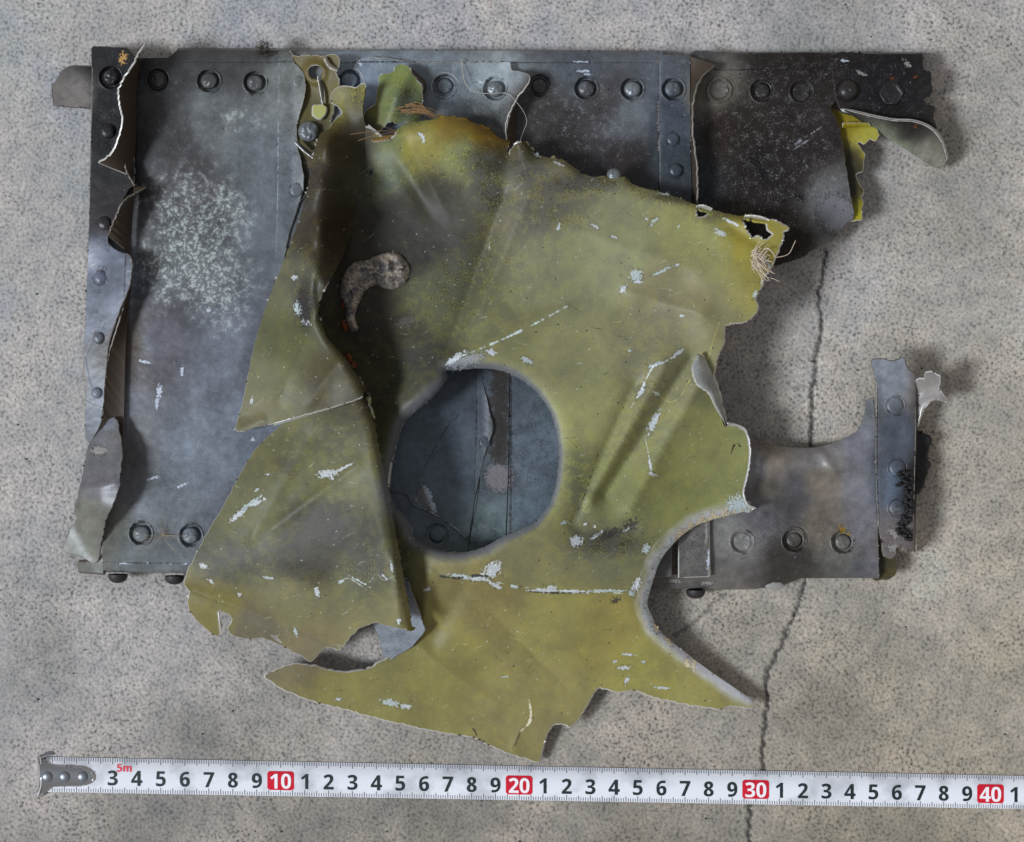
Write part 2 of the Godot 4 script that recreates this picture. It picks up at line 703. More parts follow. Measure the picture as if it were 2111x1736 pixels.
func concrete_textures() -> Array:
	var w := 1536
	var n1 := noise_bytes(w, w, 0.006, 4, 31, FastNoiseLite.TYPE_SIMPLEX_SMOOTH, true)
	var n2 := noise_bytes(w, w, 0.17, 4, 32, FastNoiseLite.TYPE_SIMPLEX_SMOOTH, true, 0.62)
	var n3 := noise_bytes(w, w, 0.03, 4, 33, FastNoiseLite.TYPE_SIMPLEX_SMOOTH, true)
	var out := PackedByteArray()
	out.resize(w * w * 3)
	var hgt := PackedByteArray()
	hgt.resize(w * w)
	for i in w * w:
		var a := n1[i] / 255.0
		var b := n2[i] / 255.0
		var c := n3[i] / 255.0
		var rough := sst(0.35, 0.75, a * 0.6 + c * 0.4)
		var m := 0.92 + 0.10 * a + (0.34 + 0.14 * rough) * (b - 0.5) + 0.14 * (c - 0.5)
		var dark := clampf((0.36 - b) * 6.0 + (0.42 - c) * 1.6 - 0.1, 0.0, 1.0) * (0.22 + 0.30 * rough)
		m *= 1.0 - dark
		var warm := (a - 0.5) * 9.0 + (c - 0.5) * 6.0
		out[i * 3] = int(clampf(168.0 * m + warm * 0.5, 0, 255))
		out[i * 3 + 1] = int(clampf(163.0 * m, 0, 255))
		out[i * 3 + 2] = int(clampf(158.0 * m - warm * 0.5, 0, 255))
		hgt[i] = int(clampf(255.0 * (0.45 * b + 0.4 * c + 0.15) - dark * 90.0, 0, 255))
	return [Image.create_from_data(w, w, false, Image.FORMAT_RGB8, out), Image.create_from_data(w, w, false, Image.FORMAT_L8, hgt)]

# colours of the olive sheet (sRGB 0..255) where they were read, valley shade left in: x, y, r, g, b
var OLIVE := [
	[1250, 520, 136, 136, 102], [1150, 550, 126, 125, 92], [1400, 600, 128, 123, 92], [1450, 520, 140, 139, 90], [1540, 500, 134, 124, 52], [1100, 420, 110, 106, 84], [950, 320, 136, 138, 85],
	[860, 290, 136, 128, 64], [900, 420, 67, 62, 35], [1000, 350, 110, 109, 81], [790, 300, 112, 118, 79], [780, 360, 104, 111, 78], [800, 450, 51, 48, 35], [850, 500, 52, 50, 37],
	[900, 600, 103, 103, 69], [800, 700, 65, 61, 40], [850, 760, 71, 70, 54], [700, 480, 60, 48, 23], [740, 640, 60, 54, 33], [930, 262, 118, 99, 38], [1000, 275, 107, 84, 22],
	[1150, 750, 136, 134, 96], [1200, 850, 149, 148, 101], [1050, 690, 120, 119, 84], [1350, 750, 128, 125, 93], [1300, 900, 136, 134, 90], [1450, 950, 133, 133, 84], [1400, 1000, 131, 132, 80],
	[1250, 1000, 124, 125, 80], [1180, 1000, 133, 133, 88], [1100, 1150, 124, 121, 84], [1250, 1130, 110, 109, 80], [1000, 1230, 123, 114, 72], [1150, 1280, 133, 127, 76], [1250, 1300, 135, 125, 70],
	[900, 1350, 128, 121, 68], [1100, 1450, 138, 130, 80], [700, 1420, 129, 123, 72], [1350, 1380, 141, 135, 75], [1480, 1445, 144, 137, 81], [640, 400, 78, 70, 55], [620, 600, 100, 99, 77],
	[600, 700, 84, 85, 56], [560, 800, 106, 104, 75], [690, 780, 74, 69, 48], [520, 860, 102, 98, 71], [715, 200, 119, 113, 51], [735, 290, 69, 55, 23], [600, 950, 100, 99, 66],
	[700, 1000, 106, 104, 69], [500, 1080, 100, 99, 69], [450, 1150, 80, 79, 55], [650, 1150, 69, 64, 40], [700, 1080, 65, 62, 40], [740, 1200, 104, 103, 74], [600, 1250, 117, 113, 80],
	[430, 1262, 114, 107, 60], [400, 1240, 113, 105, 61], [520, 1305, 102, 95, 74], [640, 1345, 120, 110, 81], [750, 1260, 117, 113, 80], [660, 150, 95, 84, 45], [640, 220, 87, 81, 45],
	[820, 160, 116, 126, 74], [840, 220, 101, 112, 71], [1750, 250, 127, 111, 16], [1765, 320, 69, 60, 23], [1765, 430, 150, 144, 26], [1770, 380, 65, 58, 24], [1800, 280, 151, 144, 53],
	[1830, 1175, 75, 67, 38], [1130, 1540, 129, 121, 78],
]
var GRIME_AND_SHADE := [  # grime patches, plus shade painted into the valley beside the fold
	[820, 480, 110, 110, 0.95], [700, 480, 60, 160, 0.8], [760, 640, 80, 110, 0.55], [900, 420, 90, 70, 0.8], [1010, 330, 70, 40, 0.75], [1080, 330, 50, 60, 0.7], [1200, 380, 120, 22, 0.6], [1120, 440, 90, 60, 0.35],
	[670, 1090, 70, 70, 0.7], [620, 1150, 120, 50, 0.55], [760, 1150, 60, 80, 0.5], [480, 1160, 80, 50, 0.35], [640, 430, 40, 120, 0.6], [640, 620, 30, 60, 0.8], [630, 500, 40, 50, 0.5],
	[1250, 1120, 90, 30, 0.6], [1190, 1010, 25, 110, 0.4], [1330, 820, 60, 160, 0.2], [940, 560, 120, 140, 0.45], [1770, 350, 20, 60, 0.9], [840, 210, 40, 50, 0.6], [600, 950, 30, 30, 0.35], [690, 900, 120, 120, 0.2],
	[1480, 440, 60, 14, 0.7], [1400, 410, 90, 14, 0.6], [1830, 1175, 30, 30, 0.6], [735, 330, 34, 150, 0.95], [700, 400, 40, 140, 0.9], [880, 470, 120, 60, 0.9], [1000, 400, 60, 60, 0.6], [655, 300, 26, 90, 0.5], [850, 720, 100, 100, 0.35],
]
# colours of the grey painted panels, light and shade included, hole interior darkened
var GREY := [
	[1795, 900, 110, 110, 116], [1796, 1000, 108, 107, 111], [1798, 1100, 104, 102, 105], [1790, 1170, 86, 85, 88], [1580, 1060, 90, 88, 91], [1560, 960, 110, 108, 111], [1650, 1010, 82, 79, 81],
	[1640, 1050, 73, 70, 72], [300, 160, 48, 48, 48], [430, 230, 97, 100, 100], [530, 300, 98, 103, 106], [350, 350, 72, 70, 71], [300, 700, 87, 87, 94], [450, 750, 98, 102, 111],
	[400, 950, 104, 111, 120], [330, 1050, 97, 102, 106], [480, 1080, 97, 102, 109], [450, 113, 61, 62, 61], [600, 200, 112, 115, 113], [600, 450, 97, 102, 106], [290, 480, 72, 72, 73],
	[300, 1160, 100, 105, 106], [330, 260, 61, 61, 61], [520, 880, 103, 110, 120], [760, 160, 118, 129, 142], [930, 160, 104, 112, 117], [980, 240, 72, 76, 76], [1010, 150, 126, 134, 137],
	[800, 115, 116, 126, 133], [1110, 230, 55, 51, 49], [1250, 200, 61, 59, 60], [1303, 225, 89, 92, 96], [1150, 300, 42, 38, 36], [1300, 330, 40, 35, 34], [1390, 230, 61, 67, 76],
	[1390, 330, 48, 55, 60], [1390, 140, 78, 82, 88], [1390, 400, 42, 45, 48], [1200, 120, 78, 82, 88], [1500, 250, 39, 33, 29], [1600, 350, 35, 31, 29], [1725, 440, 103, 104, 104],
	[1640, 150, 37, 33, 31], [1840, 180, 29, 27, 28], [1700, 250, 41, 35, 34], [1550, 480, 37, 33, 29], [1460, 190, 99, 94, 85], [1720, 480, 84, 83, 81], [1650, 480, 37, 32, 28],
	[1880, 240, 27, 25, 25], [880, 900, 76, 86, 94], [950, 1000, 81, 91, 98], [1100, 950, 92, 102, 112], [1100, 1060, 87, 100, 108], [1022, 840, 72, 79, 87], [1022, 981, 79, 84, 88],
	[1010, 1080, 90, 102, 102], [1100, 820, 79, 89, 95], [900, 790, 65, 74, 82], [1600, 945, 109, 100, 90], [1600, 1015, 81, 76, 68], [1700, 1000, 102, 94, 83], [1520, 1110, 112, 110, 106],
	[1640, 1160, 49, 45, 41], [1760, 1150, 87, 85, 78], [1780, 860, 99, 101, 102], [1690, 940, 113, 109, 107], [1700, 1080, 101, 93, 82], [1840, 775, 120, 125, 132], [1850, 900, 72, 78, 87],
	[1840, 1000, 84, 94, 107], [1845, 1120, 101, 92, 89], [1930, 800, 118, 112, 108], [1500, 1203, 90, 86, 82], [1430, 1130, 102, 98, 93], [1360, 1150, 78, 75, 72], [215, 180, 27, 27, 29],
	[240, 130, 29, 28, 29], [240, 200, 26, 25, 26], [235, 260, 26, 25, 26], [225, 340, 27, 26, 28], [200, 120, 31, 30, 31], [195, 230, 29, 28, 29], [296, 220, 52, 50, 49],
	[210, 300, 29, 28, 30], [205, 420, 39, 35, 38], [215, 540, 92, 98, 111], [200, 650, 96, 103, 115], [190, 850, 98, 103, 111], [205, 980, 87, 86, 89], [175, 1090, 97, 97, 88],
	[225, 930, 94, 93, 94], [150, 180, 108, 103, 98], [255, 700, 61, 52, 44], [850, 1310, 111, 118, 126], [800, 1340, 113, 120, 126], [1450, 790, 137, 139, 134], [1850, 290, 121, 126, 106],
	[1930, 330, 110, 107, 95], [1900, 1000, 29, 28, 29],
]
var CORROSION := [[385, 490, 105, 130, 1.0], [425, 580, 95, 95, 1.0], [320, 560, 70, 90, 0.85], [450, 430, 60, 80, 0.85], [370, 370, 90, 60, 0.62], [480, 230, 80, 50, 0.42]]
var DUST := [[1600, 300, 170, 200, 0.9], [1200, 250, 160, 120, 0.8], [1640, 130, 250, 40, 0.8], [400, 300, 150, 160, 0.5], [400, 900, 180, 200, 0.35], [1650, 1120, 220, 60, 0.45], [215, 240, 34, 150, 0.85], [860, 115, 300, 12, 0.9], [1840, 190, 90, 80, 0.5]]
var PITS := [[990, 240, 60, 60, 1.0], [1100, 950, 70, 160, 0.6], [900, 900, 90, 120, 0.3], [920, 180, 100, 40, 0.4], [600, 300, 40, 150, 0.35], [1870, 1050, 16, 60, 0.9], [820, 1330, 60, 40, 0.35], [1430, 1130, 40, 60, 0.7], [1000, 1110, 90, 30, 0.7], [1020, 950, 40, 160, 0.4], [180, 150, 60, 60, 0.4]]

func marks_on_olive(im: Image) -> void:
	var metal := Color(0.80, 0.82, 0.84)
	var pale := Color(0.74, 0.79, 0.79)
	var grey := Color(0.56, 0.57, 0.60)
	var cream := Color(0.86, 0.80, 0.66)
	# worn grey bands along the pressed lips
	worn_band(im, curve(HOLE, true, 4.0), 32, 23.0, Color(0.34, 0.35, 0.38), 0.85, 3, v(985, 950))
	var arc := curve(ARC, false, 4.0)
	worn_band(im, arc, 25, 34.0, Color(0.68, 0.68, 0.70), 0.95, 5, v(1470, 1210), false)
	for i in range(0, 90):
		var s := i / 90.0
		var o := arc[int(s * (arc.size() - 1))]
		var nrm := (o - v(1470, 1210)).normalized()
		if s < 0.62:
			fleck(im, o + nrm * (3.0 + 4.0 * sin(i * 1.7)), 24, 9, 5, i * 0.9, pale if s > 0.28 else cream, i + 50, 0.9, 0.8)
	for q in [[1352, 1295, 1.0], [1378, 1322, 0.9], [1425, 1352, 0.7], [1432, 1374, 1.7], [1418, 1370, 1.6]]:
		fleck(im, v(q[0], q[1]), 20, 12, 5, q[2], cream, int(q[0]), 0.5)
	fleck(im, v(1525, 1040), 26, 26, 17, 0.2, pale, 4, 0.8)
	fleck(im, v(960, 745), 28, 40, 12, -0.3, grey, 9, 0.6, 0.8)
	# chips of bare metal
	var chips := [
		[1308, 570, 14, 12, 0.3], [1282, 597, 10, 5, -0.9], [1313, 583, 9, 4, 0], [1360, 562, 22, 3, -0.45], [1392, 549, 6, 3, -0.5], [1478, 484, 13, 6, 0.4], [1344, 460, 12, 4, -0.8], [1330, 455, 4, 3, 0],
		[1393, 730, 15, 4, -0.7], [1350, 752, 16, 4, -0.3], [1345, 870, 26, 7, -1.15], [1318, 808, 16, 4, -1.0], [1350, 812, 9, 4, 0.6], [1338, 960, 14, 3, 1.4], [1341, 975, 9, 4, 0.3], [1296, 724, 6, 3, 0], [1402, 653, 6, 3, 0],
		[1012, 727, 11, 7, 0.3], [1085, 744, 12, 6, 0.4], [940, 738, 26, 6, -0.6], [1186, 1112, 13, 12, -0.9], [1160, 1075, 6, 4, 0], [1205, 1078, 6, 4, 0], [1014, 1172, 22, 15, -0.7], [950, 1186, 24, 5, 0.15], [985, 1190, 16, 5, 0],
		[1020, 1203, 16, 6, 0.5], [1060, 1207, 10, 4, 0.2], [1132, 1213, 14, 8, -0.3], [1180, 1218, 40, 4, 0.02], [1250, 1216, 40, 3, 0.0], [1120, 1216, 40, 3, 0.02], [1310, 1205, 8, 16, 0.4], [1300, 1222, 10, 5, 0.6], [1345, 1185, 8, 14, 0.3],
		[880, 1215, 9, 4, -0.3], [800, 1460, 22, 7, 0.18], [830, 1468, 15, 5, 0.1], [690, 1452, 8, 3, 0], [1040, 1404, 8, 2, -0.1], [1300, 1356, 14, 3, 0.1], [1290, 1385, 15, 5, -0.1], [1270, 1370, 5, 4, 0], [1296, 1412, 10, 4, -1.2], [1370, 1428, 14, 3, 0.1], [1330, 1372, 5, 3, 0.2],
		[680, 974, 24, 8, -0.12], [715, 962, 26, 3, -0.45], [511, 1042, 36, 5, -0.6], [530, 1036, 22, 4, -0.45], [487, 1064, 22, 5, -0.65], [530, 1008, 7, 3, -0.7], [552, 977, 6, 2, 0], [655, 1218, 5, 13, -0.1], [553, 1190, 12, 3, 0.1],
		[515, 826, 3, 8, 0.1], [690, 983, 6, 4, 0.6], [705, 1195, 9, 3, -0.5], [745, 1192, 22, 2, 0.5], [795, 1180, 12, 2, 0.8], [812, 1160, 3, 12, -0.2], [825, 1275, 6, 5, 0], [490, 1228, 6, 4, 0.5], [605, 1307, 8, 4, 1.4], [415, 1168, 10, 5, 0.4], [430, 1200, 8, 3, 0.6],
		[622, 640, 16, 9, 1.2], [640, 670, 12, 6, 0.3], [612, 575, 8, 6, 0.3], [1105, 321, 10, 3, 0.6], [1150, 340, 12, 3, 0.4], [1500, 462, 16, 3, 0.5], [1365, 400, 12, 4, 0.4], [873, 290, 4, 12, -0.3], [868, 282, 7, 3, 0.2],
		[1395, 470, 3, 3, 0], [1262, 492, 8, 2, 0.4], [1570, 545, 14, 4, 1.1], [1548, 612, 5, 10, 0.2], [1565, 588, 9, 5, 0.4], [1225, 470, 8, 3, 0.6], [1150, 470, 3, 8, 0.3], [1290, 1090, 12, 3, -0.4], [1230, 1100, 16, 3, -0.6], [1330, 1130, 8, 12, 0.3],
	]
	for i in chips.size():
		var q = chips[i]
		fleck(im, v(q[0], q[1]), 28, q[2], q[3], q[4], metal if i % 3 else pale, i * 7 + 1, 0.5, 0.95)
	# long scratches
	scratch(im, [v(930, 742), v(985, 722), v(1050, 694), v(1110, 664), v(1168, 632)], 30, 4.0, pale, 0.42, 5)
	scratch(im, [v(1480, 665), v(1468, 700), v(1458, 738), v(1428, 772), v(1400, 820), v(1380, 828), v(1345, 805)], 34, 1.6, Color(0.74, 0.74, 0.40), 0.1, 6)
	scratch(im, [v(1400, 728), v(1368, 746), v(1345, 756), v(1322, 800), v(1300, 840)], 34, 3.0, metal, 0.35, 8)
	scratch(im, [v(1090, 1442), v(1094, 1470), v(1090, 1490), v(1072, 1508)], 10, 4.5, Color(0.82, 0.80, 0.70), 0.0, 6)
	scratch(im, [v(1072, 1508), v(1062, 1535), v(1056, 1545)], 10, 3.0, Color(0.32, 0.30, 0.20), 0.0, 6)
	scratch(im, [v(972, 1500), v(978, 1506), v(982, 1516)], 10, 3.0, Color(0.22, 0.2, 0.14), 0.0, 6)
	scratch(im, [v(1328, 900), v(1336, 940), v(1340, 975)], 30, 1.6, metal, 0.25, 9)
	scratch(im, [v(1510, 935), v(1516, 918), v(1524, 914), v(1532, 926)], 30, 3.0, Color(0.2, 0.17, 0.13), 0.3, 9)
	scratch(im, [v(1000, 1192), v(1060, 1206), v(1120, 1214), v(1290, 1223)], 30, 3.4, pale, 0.62, 31)
	scratch(im, [v(1090, 1219), v(1150, 1222), v(1210, 1221)], 30, 3.0, Color(0.2, 0.19, 0.15), 0.35, 31)
	scratch(im, [v(900, 1185), v(940, 1190), v(980, 1184), v(1010, 1186)], 30, 6.0, Color(0.2, 0.2, 0.17), 0.45, 32)
	scratch(im, [v(1160, 1100), v(1195, 1040), v(1215, 985), v(1240, 905)], 30, 3.0, Color(0.26, 0.24, 0.18), 0.66, 33, 0.55)
	scratch(im, [v(830, 1120), v(842, 1180), v(850, 1230)], 30, 2.0, Color(0.3, 0.28, 0.2), 0.5, 34, 0.4)
	scratch(im, [v(815, 1120), v(828, 1200), v(838, 1270)], 30, 1.6, Color(0.3, 0.28, 0.2), 0.55, 35, 0.4)
	scratch(im, [v(700, 1195), v(722, 1188), v(750, 1204), v(758, 1212)], 30, 1.6, pale, 0.1, 36)
	scratch(im, [v(765, 1195), v(782, 1178), v(794, 1190), v(818, 1180)], 30, 1.6, pale, 0.1, 36)
	var rng := RandomNumberGenerator.new()
	rng.seed = 5
	for i in 520:
		var c := v(rng.randf_range(400, 1560), rng.randf_range(300, 1520))
		var a := rng.randf_range(-0.9, 0.3) if rng.randf() < 0.7 else rng.randf_range(0, PI)
		var L := rng.randf_range(4, 34)
		scratch(im, [c, c + Vector2.from_angle(a) * L * 0.5 + v(0, rng.randf_range(-1, 1)), c + Vector2.from_angle(a) * L], 28, rng.randf_range(0.8, 1.7), [Color(0.66, 0.66, 0.48), Color(0.72, 0.74, 0.70), Color(0.30, 0.28, 0.2)][i % 3], 0.2, i, 0.3 if i > 150 else 0.65)
	for i in 700:
		fleck(im, v(rng.randf_range(400, 1560), rng.randf_range(300, 1520)), 28, rng.randf_range(0.9, 2.2), rng.randf_range(0.9, 1.6), rng.randf() * PI, Color(0.76, 0.78, 0.72) if i % 3 else Color(0.18, 0.16, 0.12), i, 0.2, 0.8)
	for q in [[590, 960, 30, 18], [655, 1090, 34, 24], [640, 1120, 20, 14]]:
		fleck(im, v(q[0], q[1]), 28, q[2], q[3], 0.7, Color(0.30, 0.27, 0.2), q[0], 0.5, 0.35)
	fleck(im, v(836, 662), 28, 24, 10, -0.2, Color(0.40, 0.38, 0.36), 3, 0.5, 0.6)
	fleck(im, v(762, 349), 28, 4, 6, 0.4, Color(0.05, 0.07, 0.06), 3, 0.4)
	fleck(im, v(636, 640), 30, 11, 34, -0.15, Color(0.20, 0.19, 0.19), 3, 0.8, 0.9)
	for q in [[1268, 1237, 9, 7], [1255, 1100, 26, 8], [1300, 1080, 14, 10]]:
		fleck(im, v(q[0], q[1]), 28, q[2], q[3], -0.3, Color(0.22, 0.2, 0.2), q[0], 0.9, 0.75)

func marks_on_grey(im: Image) -> void:
	var metal := Color(0.82, 0.86, 0.92)
	var chips := [[327, 805, 6, 16, 0.1], [322, 830, 4, 14, 0.05], [374, 765, 4, 12, 0.1], [295, 745, 14, 3, 0.3], [315, 985, 13, 3, -0.3], [375, 1000, 14, 3, -0.45], [520, 905, 5, 4, 0], [430, 640, 5, 3, 0.3],
		[880, 1020, 8, 22, -0.5], [890, 1045, 7, 12, -0.5], [1202, 145, 16, 2.5, 0.0], [1210, 152, 10, 2, 0.1], [1200, 126, 22, 2, 0.05], [740, 128, 10, 3, 1.0], [990, 168, 8, 2, 0.2], [1303, 190, 9, 9, 0], [1738, 124, 10, 3, 0.1],
		[300, 1160, 8, 2, 0], [350, 1162, 6, 2, 0], [380, 1162, 8, 2, 0], [255, 1161, 14, 2, 0], [1460, 1150, 4, 22, 0.1], [1462, 1176, 5, 12, 0], [1455, 1100, 3, 30, 0.05], [1390, 1200, 16, 4, 0], [1460, 1204, 16, 4, 0],
		[208, 928, 18, 9, 0.1], [192, 545, 5, 3, 0], [1775, 150, 12, 4, 0.4], [1870, 130, 10, 6, 0.8], [1845, 1130, 20, 8, 0.2], [1840, 1100, 14, 6, 0.9]]
	for i in chips.size():
		var q = chips[i]
		fleck(im, v(q[0], q[1]), 19, q[2], q[3], q[4], metal if i < 22 else Color(0.6, 0.59, 0.57), i * 5 + 2, 0.5, 0.9)
	fleck(im, v(1724, 440), 19, 42, 34, 0.5, Color(0.47, 0.47, 0.49), 8, 0.35, 0.75)
	fleck(im, v(1305, 232), 19, 34, 26, 0.2, Color(0.44, 0.46, 0.47), 8, 0.3, 0.5)
	fleck(im, v(1028, 985), 19, 32, 30, 0.6, Color(0.56, 0.52, 0.53), 8, 0.25, 0.8)
	fleck(im, v(1737, 1092), 19, 10, 7, 1.0, Color(0.58, 0.45, 0.16), 8, 0.7, 0.9)
	fleck(im, v(1752, 1102), 19, 5, 4, 1.0, Color(0.58, 0.45, 0.16), 9, 0.7, 0.8)
	fleck(im, v(250, 118), 22, 9, 13, 0.3, Color(0.80, 0.62, 0.36), 9, 0.7, 1.0)
	for q in [[1840, 160], [1888, 158], [1884, 262]]:
		fleck(im, v(q[0], q[1]), 19, 4, 4, 0, Color(0.5, 0.26, 0.1), q[0], 0.8, 0.8)
	for q in [[1555, 330, 9, 7], [1572, 355, 10, 8], [1615, 413, 5, 5], [1650, 407, 9, 6], [1538, 465, 8, 7]]:
		fleck(im, v(q[0], q[1]), 19, q[2], q[3], 0.4, Color(0.1, 0.1, 0.11), q[0], 0.9, 0.9)
	for i in 22:
		fleck(im, v(1030 + 8.0 * sin(i * 2.1), 700 + i * 11.5), 13, 19, 15, 0.0, Color(0.21, 0.18, 0.15), i, 0.5, 0.6)
	# scratches
	for q in [[1622, 306, 1688, 264], [1630, 305, 1694, 260], [1634, 308, 1670, 286]]:
		scratch(im, [v(q[0], q[1]), v(q[0] * 0.5 + q[2] * 0.5, q[1] * 0.5 + q[3] * 0.5), v(q[2], q[3])], 19, 3.5, Color(0.52, 0.52, 0.55), 0.2, 4, 0.7)
	scratch(im, [v(1692, 350), v(1682, 375), v(1672, 395), v(1668, 415), v(1678, 425), v(1672, 450)], 19, 2.0, Color(0.42, 0.42, 0.44), 0.2, 4, 0.8)
	scratch(im, [v(960, 840), v(920, 880), v(880, 950), v(864, 985)], 20, 2.4, Color(0.16, 0.18, 0.2), 0.2, 4)
	scratch(im, [v(862, 1010), v(856, 1030), v(880, 1052), v(945, 1095)], 20, 3.4, Color(0.7, 0.66, 0.7), 0.1, 4)
	scratch(im, [v(575, 122), v(573, 250), v(571, 420), v(568, 520)], 20, 1.6, Color(0.68, 0.72, 0.75), 0.2, 4, 0.6)
	var dirt_and_shade := Color(0.10, 0.10, 0.11)  # dirt rings at rivets, and shadow lines painted along the seams
	for q in [[325, 165, 25], [430, 167, 25], [526, 170, 25], [721, 167, 25], [917, 177, 25], [1112, 177, 25], [1208, 182, 25], [1303, 184, 25], [290, 1100, 25], [393, 1104, 25], [1388, 184, 25], [1483, 186, 25], [1571, 187, 25], [1652, 189, 25], [1020, 183, 25], [1530, 1117, 25], [1637, 1114, 25], [1738, 1117, 25], [1845, 836, 20], [1850, 964, 20], [1850, 1047, 20], [1388, 287, 16], [1394, 351, 17], [222, 270, 17], [215, 461, 16], [208, 573, 16], [204, 697, 15], [611, 392, 15], [1000, 912, 13]]:
		var r: float = q[2]
		for w in [0.0]:
			var pts: Array = []
			for k in 13:
				pts.append(v(q[0], q[1]) + Vector2.from_angle(TAU * k / 12.0 + q[0]) * (r - 5.0 * w * (1.0 if r > 22.0 else 0.0)))
			scratch(im, pts, 19, 3.0, dirt_and_shade, 0.5, q[0], 0.34)
	for q in [[1805, 800, 1806, 1010, 1812, 1100], [1357, 116, 1358, 260, 1359, 470], [370, 127, 800, 127, 1350, 128], [1430, 143, 1560, 142, 1716, 143], [981, 700, 981, 860, 976, 1020], [1053, 700, 1052, 900, 1050, 1130], [272, 130, 270, 400, 256, 900], [215, 1158, 260, 1160, 380, 1161]]:
		scratch(im, [v(q[0], q[1]), v(q[2], q[3]), v(q[4], q[5])], 19, 2.4, dirt_and_shade, 0.0, q[0], 0.42)
	# pencil loops on the left strip
	var ink := Color(0.12, 0.12, 0.14)
	for q in [[212, 497, 6, 4], [222, 510, 5, 6], [207, 552, 6, 5], [216, 556, 5, 7], [206, 600, 4, 4], [211, 668, 6, 7], [214, 690, 5, 4], [196, 640, 4, 3], [200, 742, 4, 3]]:
		var c := v(q[0], q[1])
		scratch(im, [c + v(-q[2], q[3]), c + v(-q[2] * 0.4, -q[3]), c + v(q[2], -q[3] * 0.5), c + v(q[2] * 0.3, q[3]), c + v(q[2] * 1.2, q[3] * 1.3)], 21, 1.5, ink, 0.0, 4, 0.6)
	var rng := RandomNumberGenerator.new()
	rng.seed = 9
	for i in 150:
		var c := v(rng.randf_range(200, 1880), rng.randf_range(120, 1180))
		var a := rng.randf() * PI
		scratch(im, [c, c + Vector2.from_angle(a) * rng.randf_range(3, 16)], 19, rng.randf_range(0.8, 1.6), [Color(0.6, 0.6, 0.62), Color(0.14, 0.14, 0.15)][i % 2], 0.1, i, 0.6)
	for i in 420:
		var c := v(rng.randf_range(1060, 1900), rng.randf_range(115, 560)) if i % 3 else v(rng.randf_range(200, 1850), rng.randf_range(115, 1180))
		fleck(im, c, 19, rng.randf_range(0.9, 3.2), rng.randf_range(0.8, 2.0), rng.randf() * PI, Color(0.55, 0.55, 0.56) if i % 4 else Color(0.1, 0.1, 0.1), i, 0.4, 0.7)

# ---------------------------------------------------------------- outlines shared by shape and paint
var HOLE := [v(920, 765), v(945, 763), v(980, 760), v(1015, 761), v(1045, 768), v(1080, 786), v(1110, 812), v(1135, 850), v(1149, 900), v(1152, 940), v(1148, 990), v(1135, 1035), v(1105, 1075), v(1070, 1093), v(1040, 1105), v(1000, 1127), v(960, 1138), v(915, 1136), v(880, 1124), v(855, 1110), v(849, 1098), v(848, 1086), v(835, 1065), v(815, 1044), v(804, 1015), v(803, 990), v(808, 960), v(818, 915), v(830, 876), v(850, 855), v(880, 830), v(905, 805), v(919, 785), v(921, 774)]
var ARC := [v(1549, 1050), v(1509, 1059), v(1460, 1073), v(1428, 1086), v(1395, 1112), v(1362, 1152), v(1346, 1194), v(1338, 1220), v(1333, 1246), v(1343, 1272), v(1359, 1302), v(1405, 1341), v(1460, 1383), v(1532, 1432), v(1553, 1446)]

func _ready() -> void:
	make_camera_and_light()
	make_materials()
	make_ground()
	wreck = thing("metal_wreckage", "crumpled sheet-metal wreckage, grey riveted panel under a torn olive sheet with a big round hole", "metal wreckage")
	make_panels()
	make_left_side()
	make_top_pieces()
	make_right_side()
	make_hole_inside()
	make_olive()
	make_tape()
	make_small_things()

func make_camera_and_light() -> void:
	var cam := Camera3D.new()
	cam.name = "camera"
	cam.position = Vector3(0, EYE, 0)
	cam.rotation_degrees = Vector3(-90, 0, 0)
	cam.fov = rad_to_deg(2.0 * atan(868.0 * U / EYE))
	cam.near = 0.05
	cam.far = 100.0
	add_child(cam)
	cam.current = true
	var env := Environment.new()
	env.background_mode = Environment.BG_SKY
	var sky := Sky.new()
	var mat := ProceduralSkyMaterial.new()
	mat.sky_top_color = Color(0.68, 0.70, 0.74)
	mat.sky_horizon_color = Color(0.95, 0.84, 0.70)
	mat.sky_curve = 0.3
	mat.ground_bottom_color = Color(0.30, 0.27, 0.24)
	mat.ground_horizon_color = Color(0.62, 0.56, 0.50)
	mat.sky_energy_multiplier = 0.80
	sky.sky_material = mat
	env.sky = sky
	env.background_energy_multiplier = 1.0
	env.tonemap_mode = Environment.TONE_MAPPER_LINEAR
	env.tonemap_exposure = 1.2
	env.sdfgi_enabled = true
	env.ssao_enabled = true
	env.ssil_enabled = true
	var we := WorldEnvironment.new()
	we.name = "world_environment"
	we.environment = env
	add_child(we)
	var sun := DirectionalLight3D.new()
	sun.name = "sun"
	sun.light_energy = 0.88
	sun.light_angular_distance = 14.0
	sun.light_color = Color(0.95, 0.98, 1.02)
	sun.shadow_enabled = true
	add_child(sun)
	# comes from the left, a little from the near side
	sun.look_at_from_position(Vector3(-1.0, 1.0, 0.30), Vector3.ZERO, Vector3.UP)

func flat_mat(c: Color, rough: float, metal := 0.0) -> StandardMaterial3D:
	var m := StandardMaterial3D.new()
	m.albedo_color = c
	m.roughness = rough
	m.metallic = metal
	return m

